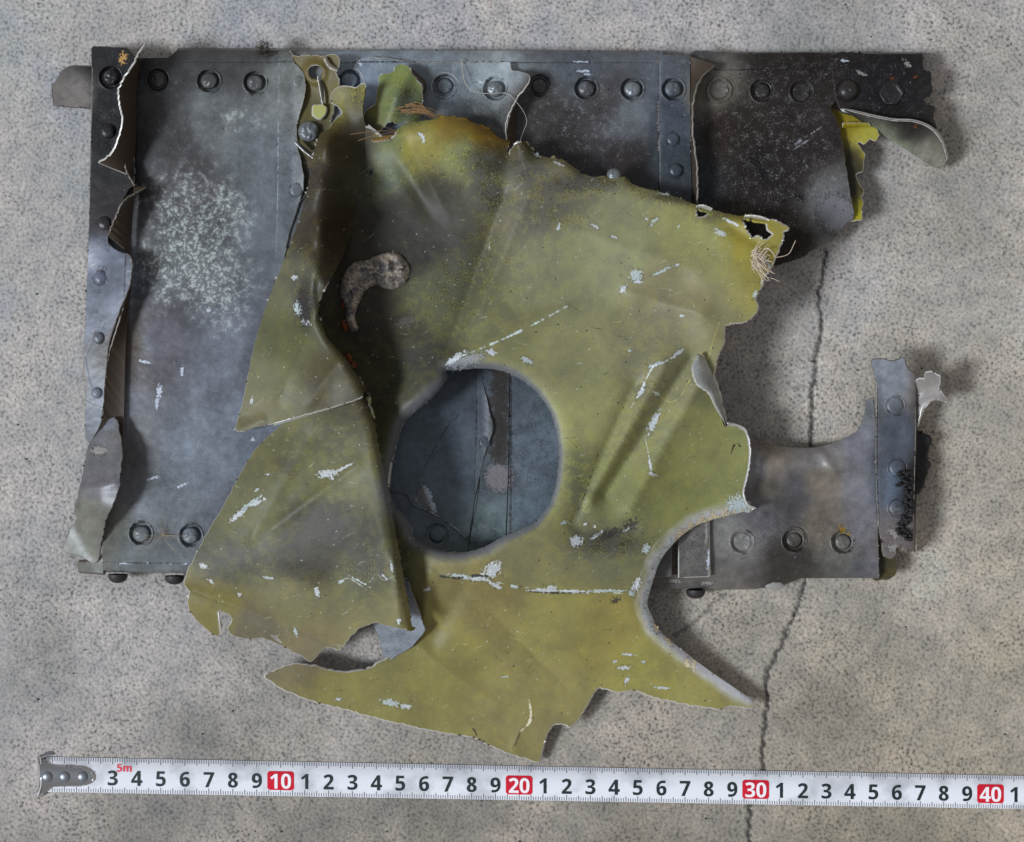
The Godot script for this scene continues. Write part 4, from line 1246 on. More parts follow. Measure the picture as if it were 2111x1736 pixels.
func make_right_side() -> void:
	# black corner plate
	var bf := func(p: Vector2) -> float: return 18.6 - (roll(p.y - 108.0, 35.0, 4.5) if p.y < 143.0 else 0.0) + 0.5 * sin(p.x * 0.03)
	var edge := curve([v(1722, 113), v(1800, 112), v(1860, 113), v(1899, 112), v(1902, 128), v(1902, 144), v(1918, 149), v(1918, 168), v(1922, 186), v(1915, 198), v(1904, 201), v(1904, 208), v(1910, 216), v(1925, 221), v(1923, 240), v(1928, 269), v(1880, 268), v(1800, 250), v(1734, 224), v(1724, 200)], true, 3.0, 1.2, 51)
	var bl := part("corner_plate", sheet(edge, [ring(v(1749, 186), 25)], bf, 1.0, [M.sooty, M.under, M.edge_dark], 5.0), wreck, "black torn corner plate")
	part("rivet", lathe(v(1749, 186), 18.6, [v(27, -0.2), v(26, 0.1), v(24, -0.2), v(22, 0.4), v(20.5, 1.6), v(15, 2.9), v(8, 3.5), v(0, 3.6)], M.grey, 26), bl)
	part("rivet", lathe(v(1838, 192), 18.8, [v(27, -0.3), v(25, 0.4), v(22, 0.5), v(19, -0.2), v(12, -0.4), v(0, -0.4)], M.grey, 6, 0.0, Vector2.ZERO, 0.4), bl)
	part("flange", ribbon([t(1722, 112, 13), t(1810, 111, 13), t(1899, 111, 13)], [t(1722, 109, 1), t(1810, 108, 1), t(1899, 108, 1)], 0.8, [M.grey, M.under, M.edge_dark], 0.0, 3, 0.0), wreck)
	# olive backing strip
	var pf := func(p: Vector2) -> float: return 15.5 + 0.8 * sin(p.y * 0.03) + 0.03 * (p.x - 1750.0)
	edge = curve([v(1712, 222), v(1728, 230), v(1760, 240), v(1793, 252), v(1812, 275), v(1806, 290), v(1793, 287), v(1780, 296), v(1767, 291), v(1774, 304), v(1782, 316), v(1779, 334), v(1778, 352), v(1765, 358), v(1766, 370), v(1771, 382), v(1781, 397), v(1774, 405), v(1779, 418), v(1775, 436), v(1776, 451), v(1756, 455), v(1730, 440), v(1720, 300)], true, 3.0, 1.6, 52)
	part("backing_strip", sheet(edge, [], pf, 0.8, [M.olive, M.under, M.edge], 5.0), wreck, "yellow olive backing strip with a ragged edge")
	part("torn_curl", ribbon([t(1737, 264, 18), t(1765, 263, 19), t(1796, 262, 19)], [t(1738, 254, 20), t(1766, 253, 21), t(1790, 254, 21)], 0.7, [M.olive, M.under, M.edge], 0.6, 4, 0.3), wreck)
	# bent lip reaching out to the right
	part("bent_lip", ribbon([t(1735, 224, 23), t(1781, 236, 24), t(1838, 248, 24), t(1885, 251, 23), t(1921, 266, 21), t(1942, 292, 18), t(1952, 326, 15)], [t(1768, 246, 19), t(1790, 258, 17), t(1830, 285, 14), t(1856, 302, 11), t(1890, 324, 8), t(1912, 338, 7), t(1938, 348, 6)], 0.8, [M.grey, M.olive, M.bright], 1.8, 8, 0.9, 1.0), wreck, "pale bent lip with a bright torn edge")
	part("torn_curl", ribbon([t(1738, 223, 24), t(1781, 235, 25), t(1838, 247, 25), t(1885, 250, 24), t(1921, 265, 22), t(1942, 291, 19), t(1953, 326, 16)], [t(1738, 225, 24.2), t(1780, 237, 25.2), t(1837, 249, 25.2), t(1884, 252, 24.2), t(1919, 267, 22.2), t(1940, 293, 19.2), t(1951, 327, 16)], 0.5, [M.bright, M.under, M.bright], 0.4, 3, 0.8, 0.4), wreck)
	# lower web piece with a pressed lip round part of a hole
	var lip_line := [v(1500, 892), v(1545, 905), v(1575, 913), v(1605, 919), v(1650, 924), v(1690, 921), v(1730, 909), v(1765, 889), v(1778, 868), v(1786, 825)]
	var ww := func(p: Vector2) -> float:
		var h := 17.5
		var d := line_dist(p, lip_line)
		h -= roll(d, 30.0, 7.0)
		h += 1.6 * exp(-pow((d - 42.0) / 20.0, 2.0))
		h -= 1.6 * exp(-pow((p.x - 1640.0) / 60.0, 2.0) - pow((p.y - 1020.0) / 70.0, 2.0))
		h += 1.0 * gauss(p, v(1695, 935), v(1720, 975), 9.0)
		if p.y > 1176.0:
			h -= roll(1192.0 - p.y, 15.0, 2.5)
		return h
	edge = straight([v(1786, 826), v(1800, 820), v(1806, 900), v(1808, 1020), v(1812, 1192), v(1640, 1192), v(1462, 1190), v(1455, 1060), v(1440, 1000), v(1460, 890)], 4.0)
	# the lip side follows the hole's curve
	var lip := curve(lip_line, false, 4.0, 0.8, 53)
	var full := PackedVector2Array()
	for p in edge:
		if p.y > 826.5 and not (p.x < 1500.0 and p.y < 1000.0) or p.x > 1795.0:
			if not (p.y < 900.0 and p.x < 1790.0):
				full.append(p)
	full.append(v(1440, 1000))
	full.append(v(1470, 890))
	full.append_array(lip)
	var lows := [[1530, 1117, "pit"], [1637, 1114, "flat"], [1738, 1117, "flat"]]
	var holes: Array = []
	for s in lows:
		holes.append(ring(v(s[0], s[1]), 26))
	var lw := part("lower_web_panel", sheet(full, holes, ww, 0.8, [M.grey, M.under, M.edge_dull], 5.0), wreck, "brownish grey web piece with a curved pressed edge")
	for s in lows:
		dish_rivet(lw, v(s[0], s[1]), 17.5, s[2])
	part("foot_flange", ribbon([t(1330, 1186, 16), t(1480, 1188, 16), t(1560, 1190, 16), t(1650, 1192, 15)], [t(1330, 1214, 9), t(1440, 1213, 9), t(1560, 1212, 9.5), t(1605, 1211, 10)], 0.9, [M.grey, M.under, M.edge_dull], 0.8, 5, 0.5), wreck)
	part("sealant_bead", lathe(v(1598, 1206), 10.5, [v(22, 0), v(20, 1.6), v(12, 2.6), v(0, 3.0)], flat_mat(Color(0.52, 0.51, 0.49), 0.7), 18, 0.55, Vector2.ZERO, 1.4, 3), wreck)
	part("flange", ribbon([t(1420, 1213, 9), t(1480, 1213, 9), t(1560, 1212, 9)], [t(1420, 1216, 0.9), t(1480, 1216, 0.9), t(1560, 1215, 0.9)], 0.8, [M.grey, M.under, M.edge_dull], 0.0, 3, 0.0), wreck)
	part("flange", ribbon([t(1640, 1192, 15), t(1730, 1192, 15), t(1812, 1192, 15)], [t(1640, 1192, 1), t(1730, 1192, 1), t(1812, 1192, 1)], 0.8, [M.grey, M.under, M.edge_dull], 0.0, 3, 0.0), wreck)
	# upright strip left of it and the dark slot
	part("splice_strip", sheet(straight([v(1400, 1060), v(1461, 1060), v(1463, 1188), v(1400, 1190)], 4.0), [], func(p: Vector2) -> float: return 19.8 + 0.3 * sin(p.y * 0.05), 1.2, [M.grey, M.under, M.edge], 6.0), wreck)
	part("splice_strip", sheet(straight([v(1340, 1090), v(1383, 1090), v(1384, 1188), v(1340, 1188)], 4.0), [], func(p: Vector2) -> float: return 19.2, 1.0, [M.grey, M.under, M.edge_dull], 6.0), wreck)
	# olive backing at the corner
	edge = curve([v(1806, 1100), v(1826, 1150), v(1846, 1152), v(1849, 1170), v(1846, 1184), v(1830, 1193), v(1800, 1192)], true, 3.0, 1.2, 54)
	part("backing_strip", sheet(edge, [], func(p: Vector2) -> float: return 13.0, 0.8, [M.olive, M.under, M.edge_dull], 5.0), wreck)
	# bracket with three rivets
	var bh := func(p: Vector2) -> float: return 21.0 - roll(1889.0 - p.x, 20.0, 3.0) + 3.5 * sst(800.0, 740.0, p.y) - 1.0 * sst(1080.0, 1150.0, p.y) + 0.8 * gauss(p, v(1806, 780), v(1812, 1080), 8.0)
	edge = curve([v(1797, 745), v(1803, 741), v(1820, 741), v(1837, 745), v(1852, 742), v(1863, 737), v(1867, 750), v(1872, 761), v(1886, 772), v(1888, 800), v(1887, 859), v(1885, 957), v(1883, 1055), v(1881, 1136), v(1868, 1134), v(1862, 1126), v(1853, 1126), v(1846, 1132), v(1846, 1142), v(1840, 1151), v(1823, 1146), v(1818, 1120), v(1812, 1080), v(1807, 1022), v(1806, 892), v(1808, 830), v(1807, 790), v(1802, 765)], true, 3.0, 0.7, 55)
	var br := part("bracket", sheet(edge, [], bh, 1.0, [M.grey, M.under, M.edge_dull], 5.0), wreck, "blue grey angle bracket with three rivets")
	for s in [[1845, 836], [1850, 964], [1850, 1047]]:
		button_rivet(br, v(s[0], s[1]), 21.0, 17.5, 0.9)
		part("rivet_ring", lathe(v(s[0], s[1]), 21.0, [v(22, 0.0), v(20.5, 0.25), v(19, 0.0)], M.grey, 24), br)
	part("bracket_leg", ribbon([t(1888, 790, 18.5), t(1888, 900, 18), t(1885, 1020, 18), t(1882, 1136, 17)], [t(1897, 842, 9), t(1893, 900, 3), t(1890, 1020, 2), t(1887, 1140, 2)], 0.9, [M.grey, M.brown, M.edge], 0.0, 5, 0.3), wreck)
	var fp := Plate.new([t(1888, 785, 20), t(1912, 768, 25), t(1935, 774, 27), t(1940, 815, 24), t(1952, 826, 22), t(1915, 830, 20), t(1892, 868, 17), t(1900, 810, 18), t(1918, 800, 21)])
	edge = curve([v(1886, 788), v(1896, 781), v(1904, 783), v(1909, 770), v(1918, 767), v(1924, 771), v(1935, 774), v(1937, 786), v(1935, 798), v(1940, 812), v(1953, 826), v(1931, 822), v(1915, 829), v(1904, 842), v(1897, 862), v(1886, 876)], true, 3.0, 1.6, 57)
	part("curled_flap", sheet(edge, [], func(p: Vector2) -> float: return fp.at(p), 0.9, [M.grey, M.brown, M.bright], 4.0, 0.5), wreck, "small jagged curled flap beside the bracket")
	part("torn_curl", ribbon([t(1898, 858, 18), t(1908, 834, 19), t(1931, 821, 19), t(1953, 826, 19)], [t(1894, 880, 17), t(1905, 838, 16), t(1931, 826, 16), t(1952, 831, 17)], 0.8, [M.edge, M.brown, M.edge], 0.0, 3, 0.3), wreck)
	edge = curve([v(1886, 890), v(1897, 892), v(1914, 903), v(1916, 915), v(1911, 931), v(1908, 945), v(1914, 958), v(1910, 975), v(1900, 995), v(1892, 1015), v(1884, 1015)], true, 3.0, 1.6, 56)
	part("rubber_seal", sheet(edge, [], func(p: Vector2) -> float: return 8.0 + 1.2 * sin(p.y * 0.12), 3.0, [M.black, M.black, M.black], 4.0), wreck, "torn black seal behind the bracket")
	# black crumbs of sealant
	var rng := RandomNumberGenerator.new()
	rng.seed = 12
	var st := SurfaceTool.new()
	st.begin(Mesh.PRIMITIVE_TRIANGLES)
	for i in 70:
		var y := rng.randf_range(970, 1112)
		var x := 1874.0 + rng.randf_range(-7, 7) - (10.0 if absf(y - 985) < 16 or absf(y - 1085) < 20 else 0.0) * rng.randf() * 2.0
		var m := lathe(v(x, y), 20.4, [v(6.5, 0), v(5.6, 1.3), v(3.4, 2.4), v(0, 2.8)], M.black, 8, rng.randf() * 0.4, Vector2.ZERO, 0.4, i)
		st.append_from(m, 0, Transform3D.IDENTITY)
	st.set_material(M.black)
	part("black_crust", st.commit(), wreck).set_meta("kind", "stuff")

func make_hole_inside() -> void:
	# pieces seen through the big hole, lying on the web
	var ff := func(p: Vector2) -> float: return 13.2 + 2.0 * sst(990.0, 1016.0, p.x) - 0.8 * gauss(p, v(981, 700), v(975, 1140), 3.0) + 0.6 * gauss(p, v(960, 840), v(866, 985), 10.0)
	var edge := curve([v(780, 700), v(984, 700), v(990, 760), v(994, 785), v(1001, 812), v(1005, 829), v(1010, 855), v(1017, 877), v(1014, 892), v(1008, 908), v(997, 945), v(987, 987), v(979, 1022), v(972, 1070), v(962, 1110), v(940, 1092), v(905, 1066), v(876, 1052), v(852, 1044), v(838, 1020), v(780, 1000)], true, 4.0, 0.8, 61)
	var fl := part("torn_flap", sheet(edge, [], ff, 0.7, [M.grey, M.under, M.edge_dull], 5.0), wreck, "blue grey torn flap seen through the round hole")
	button_rivet(fl, v(1000, 912), 14.4, 11, 0.3)
	part("splice_strip", sheet(straight([v(990, 690), v(1051, 690), v(1048, 960), v(1040, 1160), v(960, 1160), v(990, 1000)], 4.0), [], func(p: Vector2) -> float: return 12.6 - roll(1052.0 - p.x, 10.0, 1.0), 0.9, [M.grey, M.under, M.edge_dark], 6.0), wreck)
	part("inner_panel", sheet(straight([v(1056, 690), v(1200, 690), v(1200, 1160), v(1054, 1160)], 4.0), [], func(p: Vector2) -> float: return 13.8 + 0.5 * sin(p.y * 0.012), 0.9, [M.grey, M.under, M.edge_dark], 7.0), wreck, "pale blue speckled panel seen through the round hole")
	part("torn_curl", ribbon([t(866, 1002, 14), t(860, 1030, 14), t(884, 1054, 14)], [t(872, 1004, 16.5), t(880, 1026, 17), t(892, 1054, 16)], 0.5, [M.steel, M.steel, M.edge], 0.4, 4, 0.8), wreck)

func make_olive() -> void:
	# ---- the big sheet
	var pl := Plate.new([
		t(745, 275, 24), t(790, 320, 23.5), t(770, 400, 22), t(810, 480, 22), t(735, 500, 21), t(700, 600, 21), t(800, 600, 22), t(740, 700, 21), t(790, 780, 23.5), t(850, 700, 27.3),
		t(825, 268, 33), t(860, 300, 33), t(930, 300, 35), t(1000, 310, 34), t(1045, 325, 32), t(880, 380, 27), t(940, 420, 28), t(1000, 420, 31), t(1085, 310, 33), t(1100, 400, 34), t(900, 520, 24.5), t(980, 560, 29),
		t(1200, 390, 33), t(1300, 400, 33), t(1420, 440, 35), t(1520, 470, 38), t(1600, 500, 42), t(1560, 600, 40), t(1450, 560, 37), t(1300, 520, 35), t(1180, 560, 34), t(1050, 640, 33.7), t(1200, 700, 35.5),
		t(940, 700, 33.1), t(1350, 660, 35), t(1480, 670, 37), t(1470, 740, 35), t(1400, 720, 35), t(900, 740, 33.1), t(840, 830, 33), t(790, 920, 27.5), t(1000, 730, 38), t(1120, 790, 40), t(1180, 900, 40), t(1280, 800, 36.4), t(1300, 930, 34.8), t(1420, 870, 32),
		t(1530, 900, 25), t(1520, 1000, 23.5), t(1440, 960, 26), t(1545, 1045, 22.5), t(1440, 1050, 25), t(1350, 1030, 30), t(1160, 1040, 39), t(1250, 1090, 32.9), t(1380, 1100, 28), t(800, 1030, 29.5), t(830, 1120, 28.2), t(880, 1150, 32.4), t(980, 1170, 35.1), t(1100, 1160, 35.8), t(1250, 1190, 31), t(1310, 1210, 29),
		t(850, 1230, 22), t(950, 1240, 26.7), t(1100, 1245, 27.1), t(1250, 1250, 26), t(1320, 1260, 24), t(870, 1300, 18), t(840, 1350, 16), t(740, 1390, 15), t(600, 1385, 17), t(560, 1400, 16), t(700, 1440, 13), t(900, 1420, 13), t(1000, 1350, 18), t(1150, 1340, 19), t(1280, 1330, 19),
		t(1400, 1380, 15), t(1550, 1452, 9), t(1450, 1440, 12), t(1300, 1415, 13), t(1200, 1450, 11), t(1100, 1480, 10), t(980, 1500, 9), t(1110, 1560, 5), t(1050, 1545, 6),
	])
	var hole := curve(HOLE, true, 3.5, 0.6, 3)
	var top1 := [v(820, 264), v(839, 252), v(877, 249), v(917, 239), v(944, 242), v(984, 255), v(1014, 271), v(1049, 290)]
	var top2 := [v(1084, 295), v(1105, 319), v(1164, 331), v(1200, 358), v(1249, 364), v(1286, 365), v(1310, 382), v(1366, 397), v(1431, 420), v(1470, 432), v(1536, 446), v(1580, 449)]
	var holeline: Array = Array(hole)
	holeline.append(hole[0])
	var hf := func(p: Vector2) -> float:
		var h := pl.at(p)
		if p.x > 760.0 and p.x < 1200.0 and p.y > 715.0 and p.y < 1185.0:
			var dh := line_dist(p, holeline, 60.0)
			h -= roll(dh, 34.0, 7.0 - 3.5 * sst(900.0, 1080.0, p.x))
		if p.x > 1280.0 and p.y > 1000.0:
			h -= roll(line_dist(p, ARC, 60.0), 30.0, 3.0)
		if p.y < 330.0 and p.x < 1060.0:
			h -= roll(line_dist(p, top1, 60.0), 42.0, 7.0)
		if p.y < 500.0 and p.x > 1060.0:
			h -= roll(line_dist(p, top2, 60.0), 22.0, 5.0)
		# creases
		h += 1.3 * crease(p, v(832, 278), v(940, 480), 22.0) * sst(480.0, 340.0, p.y)
		h -= 1.6 * gauss(p, v(812, 300), v(905, 480), 17.0) * sst(480.0, 360.0, p.y)
		h -= 2.2 * gauss(p, v(1050, 312), v(1035, 420), 18.0) * sst(420.0, 320.0, p.y)
		h -= 5.2 * crease(p, v(1425, 740), v(1245, 1020), 22.0)
		h += 4.2 * crease(p, v(1370, 755), v(1215, 1030), 20.0)
		h -= 3.6 * crease(p, v(1310, 790), v(1180, 1080), 20.0)
		h += 3.2 * crease(p, v(1440, 790), v(1300, 1050), 24.0)
		h -= 3.6 * crease(p, v(1040, 400), v(925, 720), 26.0)
		h += 1.6 * crease(p, v(1090, 400), v(990, 640), 16.0) + 1.5 * crease(p, v(1290, 600), v(1450, 650), 18.0) - 1.4 * crease(p, v(1010, 1260), v(1180, 1430), 26.0) + 1.2 * crease(p, v(880, 1350), v(1060, 1480), 22.0)
		h += 1.4 * crease(p, v(940, 738), v(1168, 632), 9.0)
		h += 2.0 * crease(p, v(900, 1190), v(1300, 1224), 14.0)
		h -= 1.8 * crease(p, v(1060, 640), v(1280, 600), 40.0) - 1.6 * crease(p, v(1180, 470), v(1440, 560), 50.0)
		h -= 1.0 * gauss(p, v(1405, 580), v(1290, 660), 26.0)
		h += 1.6 * gauss(p, v(1440, 640), v(1462, 690), 26.0)
		h -= 1.5 * gauss(p, v(1200, 1095), v(1300, 1085), 12.0)
		h += 1.8 * gauss(p, v(885, 1180), v(870, 1290), 12.0) - 1.5 * gauss(p, v(950, 1215), v(890, 1320), 18.0)
		h += 0.9 * gauss(p, v(1094, 1440), v(1060, 1545), 7.0)
		h -= 1.1 * gauss(p, v(1460, 440), v(1560, 500), 12.0)
		return maxf(h, 2.0)
	var edge := curve([
		v(738, 268), v(752, 262), v(775, 276), v(800, 288), v(814, 282), v(820, 266), v(839, 252), v(877, 249), v(897, 244), v(917, 239), v(944, 242), v(984, 255), v(1014, 271), v(1030, 285), v(1050, 290), v(1046, 306), v(1050, 320), v(1053, 307), v(1067, 297), v(1084, 294), v(1105, 317), v(1135, 325), v(1164, 331), v(1183, 345), v(1200, 358), v(1225, 364), v(1249, 363), v(1286, 365), v(1310, 382), v(1366, 397), v(1395, 407), v(1431, 420), v(1470, 432), v(1514, 443), v(1550, 446), v(1580, 450), v(1603, 459), v(1624, 471), v(1613, 478), v(1613, 490), v(1600, 525), v(1588, 549), v(1574, 574), v(1570, 588), v(1556, 616), v(1562, 637), v(1543, 660), v(1512, 667), v(1494, 671), v(1492, 704), v(1481, 730), v(1471, 778), v(1480, 800), v(1492, 850), v(1500, 876), v(1520, 881), v(1537, 892), v(1543, 927), v(1541, 960), v(1537, 985), v(1530, 1018), v(1538, 1042), v(1557, 1050),
	] + ARC.slice(1, 14) + [
		v(1553, 1446), v(1552, 1459), v(1520, 1456), v(1503, 1455), v(1483, 1461), v(1460, 1459), v(1402, 1449), v(1346, 1436), v(1310, 1423), v(1274, 1426), v(1248, 1419), v(1232, 1418), v(1220, 1434), v(1199, 1472), v(1184, 1492), v(1174, 1500), v(1166, 1494), v(1158, 1491), v(1140, 1494), v(1128, 1510), v(1117, 1544), v(1111, 1569), v(1090, 1565), v(1049, 1553), v(1010, 1536), v(977, 1520), v(930, 1512), v(874, 1502), v(775, 1479), v(686, 1455), v(642, 1444), v(584, 1421), v(562, 1406), v(546, 1394), v(573, 1380), v(592, 1372), v(611, 1369), v(652, 1375), v(700, 1386), v(738, 1384), v(765, 1377), v(785, 1364), v(810, 1352), v(848, 1332), v(874, 1300), v(856, 1240), v(826, 1180), v(806, 1100), v(788, 1010), v(768, 920), v(742, 840), v(700, 760), v(662, 700), v(648, 640), v(652, 590), v(690, 500), v(715, 420), v(730, 330),
	], true, 4.0, 1.3, 7)
	var cut1 := curve([v(1529, 451), v(1540, 476), v(1550, 492), v(1560, 488), v(1568, 490), v(1578, 496), v(1594, 484), v(1584, 474), v(1580, 460), v(1556, 455)], true, 3.0, 0.8, 2)
	var cut2 := curve([v(1436, 430), v(1448, 434), v(1461, 438), v(1455, 446), v(1446, 449), v(1434, 446)], true, 3.0, 0.8, 2)
	part("olive_sheet", sheet(edge, [hole, cut1, cut2], hf, 1.0, [M.olive, M.under, M.edge], 6.0, 0.7, [holeline, ARC, top1, top2]), wreck, "torn olive sheet with a big round pressed hole")
	# curled tab on the right edge (grey back side)
	part("curled_flap", ribbon([t(1498, 876, 31), t(1493, 850, 33), t(1481, 805, 35), t(1470, 775, 36), t(1454, 740, 36), t(1443, 730, 36)], [t(1496, 878, 34), t(1477, 842, 38), t(1462, 811, 40), t(1437, 790, 41), t(1428, 755, 40), t(1439, 731, 38)], 0.9, [M.grey, M.olive, M.edge], 1.6, 7, 0.7, 0.6), wreck, "grey curled tab on the right edge")
	part("rolled_edge", ribbon([t(1499, 876, 27), t(1519, 880, 26), t(1536, 892, 25.5), t(1543, 927, 25), t(1541, 960, 24.5), t(1536, 986, 24), t(1530, 1018, 23.5), t(1539, 1042, 23), t(1557, 1050, 22.5)], [t(1501, 873, 29), t(1521, 877, 28), t(1539, 890, 27.5), t(1547, 927, 27), t(1544, 962, 26.5), t(1539, 988, 26), t(1533, 1016, 25.5), t(1542, 1040, 25), t(1559, 1048, 24)], 0.7, [M.bright, M.brown, M.bright], 0.6, 4, 0.5, 0.6), wreck)
	# the pressed lip round the concave cut, bare and grey
	var la: Array = []
	var lb: Array = []
	for i in ARC.size():
		var o: Vector2 = ARC[i]
		var dir: Vector2 = (ARC[mini(i + 1, ARC.size() - 1)] - ARC[maxi(i - 1, 0)]).normalized()
		var s := float(i) / (ARC.size() - 1)
		var inner := o + Vector2(-dir.y, dir.x) * (12.0 + 15.0 * sin(PI * clampf(s * 0.9 + 0.1, 0.0, 0.97)))
		la.append(t(o.x + dir.y * 1.5, o.y - dir.x * 1.5, hf.call(o) + 0.1))
		lb.append(t(inner.x, inner.y, hf.call(inner) + 0.06))
	part("pressed_lip", ribbon(la, lb, 0.7, [M.olive, M.under, M.bright], 0.9, 8, 0.2, 0.4), wreck, "grey bare pressed lip along the concave cut")
	part("rolled_edge", ribbon([t(922, 772, 28), t(906, 803, 27), t(880, 829, 26), t(851, 854, 25.5), t(831, 876, 25), t(819, 915, 24), t(809, 960, 24), t(804, 1004, 24)], [t(917, 770, 30), t(901, 800, 29), t(876, 825, 28), t(847, 849, 27.5), t(826, 873, 27), t(814, 914, 26), t(804, 959, 26), t(799, 1004, 26)], 0.8, [M.edge, M.brown, M.edge], 0.5, 3, 0.5, 0.4), wreck)
	part("rolled_edge", ribbon([t(836, 1066, 25), t(848, 1086, 25), t(854, 1108, 25), t(879, 1124, 25.5), t(915, 1137, 26), t(960, 1139, 27)], [t(832, 1070, 27), t(843, 1088, 27), t(850, 1112, 27), t(877, 1128, 27), t(914, 1141, 28), t(960, 1143, 29)], 0.8, [M.edge, M.brown, M.edge], 0.4, 3, 0.4, 0.4), wreck)
	part("rolled_edge", ribbon([t(921, 764, 29), t(945, 762, 29), t(980, 759, 29)], [t(919, 759, 31), t(944, 757, 31), t(980, 756, 31)], 0.8, [M.edge, M.brown, M.edge], 0.4, 3, 0.4, 0.4), wreck)
	part("rivet", lathe(v(1266, 362), 27, [v(16, 0), v(15, 2), v(11, 3.4), v(5, 4), v(0, 4.1)], M.worn, 18, 0.0, Vector2.ZERO, 0.6), wreck)
	part("rivet", lathe(v(930, 251), 27, [v(15, 0), v(14, 2), v(11, 3), v(5, 3.5), v(0, 3.6)], M.worn, 18, 0.35, Vector2.ZERO, 0.5), wreck)
	part("torn_curl", ribbon([t(1534, 449, 36), t(1560, 452, 37), t(1582, 460, 37), t(1586, 474, 37), t(1604, 478, 38), t(1622, 473, 39)], [t(1536, 446, 39), t(1562, 447, 40), t(1586, 456, 40), t(1592, 472, 40), t(1606, 473, 40), t(1624, 470, 40)], 0.7, [M.edge, M.edge_dull, M.edge], 0.3, 3, 0.3), wreck)
	part("torn_curl", ribbon([t(1434, 431, 32), t(1448, 430, 33), t(1466, 436, 33)], [t(1436, 426, 35), t(1450, 424, 36), t(1468, 431, 35)], 0.6, [M.edge, M.edge_dull, M.edge], 0.3, 3, 0.3), wreck)
	# ---- upper fold on the left
	var p2 := Plate.new([
		t(690, 185, 27), t(716, 180, 29), t(748, 176, 34), t(690, 215, 26), t(720, 230, 26), t(745, 240, 28), t(690, 262, 27), t(660, 282, 29), t(735, 300, 24), t(700, 300, 30), t(672, 300, 39),
		t(668, 380, 47), t(700, 380, 30), t(735, 390, 22.5), t(640, 345, 31), t(662, 470, 50), t(690, 470, 32), t(722, 470, 21.5), t(615, 470, 30), t(655, 560, 52), t(680, 560, 41), t(600, 560, 31), t(575, 560, 26), t(660, 640, 53), t(610, 650, 39), t(550, 640, 26),
		t(700, 726, 52), t(640, 720, 46), t(560, 720, 29), t(524, 730, 24), t(735, 775, 48), t(680, 780, 45), t(600, 790, 34), t(510, 800, 23), t(746, 812, 47), t(690, 835, 44), t(600, 862, 33), t(525, 878, 24), t(487, 885, 22), t(505, 840, 23),
	])
	var ridge := [v(655, 560), v(655, 600), v(658, 660), v(678, 698), v(705, 731), v(735, 772), v(751, 806)]
	var h2 := func(p: Vector2) -> float:
		var h := p2.at(p)
		if p.y > 540.0:
			h -= roll(line_dist(p, ridge, 60.0), 20.0, 6.0) * sst(540.0, 620.0, p.y)
		h += 1.5 * gauss(p, v(540, 868), v(500, 884), 12.0) + 1.6 * crease(p, v(655, 640), v(575, 830), 12.0) - 1.6 * crease(p, v(700, 740), v(640, 830), 14.0) + 1.2 * crease(p, v(640, 420), v(590, 640), 10.0)
		return h
	edge = curve([v(683, 196), v(691, 183), v(716, 178), v(734, 182), v(750, 173), v(752, 190), v(748, 217), v(751, 255), v(752, 300), v(748, 380), v(736, 450), v(712, 515), v(685, 570), v(660, 610), v(657, 650), v(676, 698), v(705, 731), v(735, 772), v(751, 806), v(742, 820), v(690, 837), v(640, 851), v(600, 862), v(560, 873), v(527, 880), v(503, 889), v(486, 886), v(490, 866), v(499, 838), v(510, 780), v(524, 715), v(542, 650), v(562, 595), v(590, 525), v(615, 455), v(634, 390), v(643, 330), v(659, 278), v(680, 262), v(691, 246), v(706, 234), v(697, 218), v(684, 212)], true, 4.0, 0.9, 8)
	part("upper_fold", sheet(edge, [], h2, 0.9, [M.olive, M.under, M.edge], 5.0, 0.45, [[v(752, 190), v(751, 255), v(752, 300), v(748, 380), v(736, 450), v(712, 515), v(685, 570)] + ridge]), wreck, "brownish olive fold rising to a sharp ridge")
	# ---- lower leaf on the left
	var p3 := Plate.new([
		t(750, 812, 42), t(690, 832, 37.5), t(600, 858, 30.5), t(570, 888, 26.5), t(527, 925, 24), t(770, 870, 46), t(690, 900, 39.5), t(600, 930, 33.5), t(495, 978, 24), t(785, 950, 48), t(700, 980, 41.5), t(580, 1010, 34.5), t(465, 1036, 24), t(800, 1030, 48), t(720, 1060, 44), t(600, 1090, 35.5), t(430, 1110, 24),
		t(815, 1110, 47), t(740, 1130, 43), t(620, 1160, 34.5), t(500, 1130, 29), t(390, 1180, 22), t(832, 1200, 44), t(760, 1210, 40), t(640, 1230, 30.5), t(500, 1220, 25), t(400, 1240, 20), t(848, 1285, 39), t(780, 1275, 35), t(700, 1330, 23), t(640, 1360, 19), t(560, 1315, 20), t(450, 1305, 17),
	])
	var ridge3 := [v(751, 812), v(773, 876), v(784, 935), v(801, 1010), v(819, 1114), v(837, 1217), v(849, 1286), v(853, 1302)]
	var h3 := func(p: Vector2) -> float:
		var h := p3.at(p)
		h -= roll(line_dist(p, ridge3, 60.0), 26.0, 8.0)
		h += 0.8 * gauss(p, v(810, 1150), v(824, 1290), 5.0)
		h -= 1.6 * crease(p, v(395, 1215), v(700, 1330), 12.0) - 1.5 * crease(p, v(735, 960), v(560, 1090), 14.0) + 1.4 * crease(p, v(640, 900), v(520, 1110), 16.0)
		return h
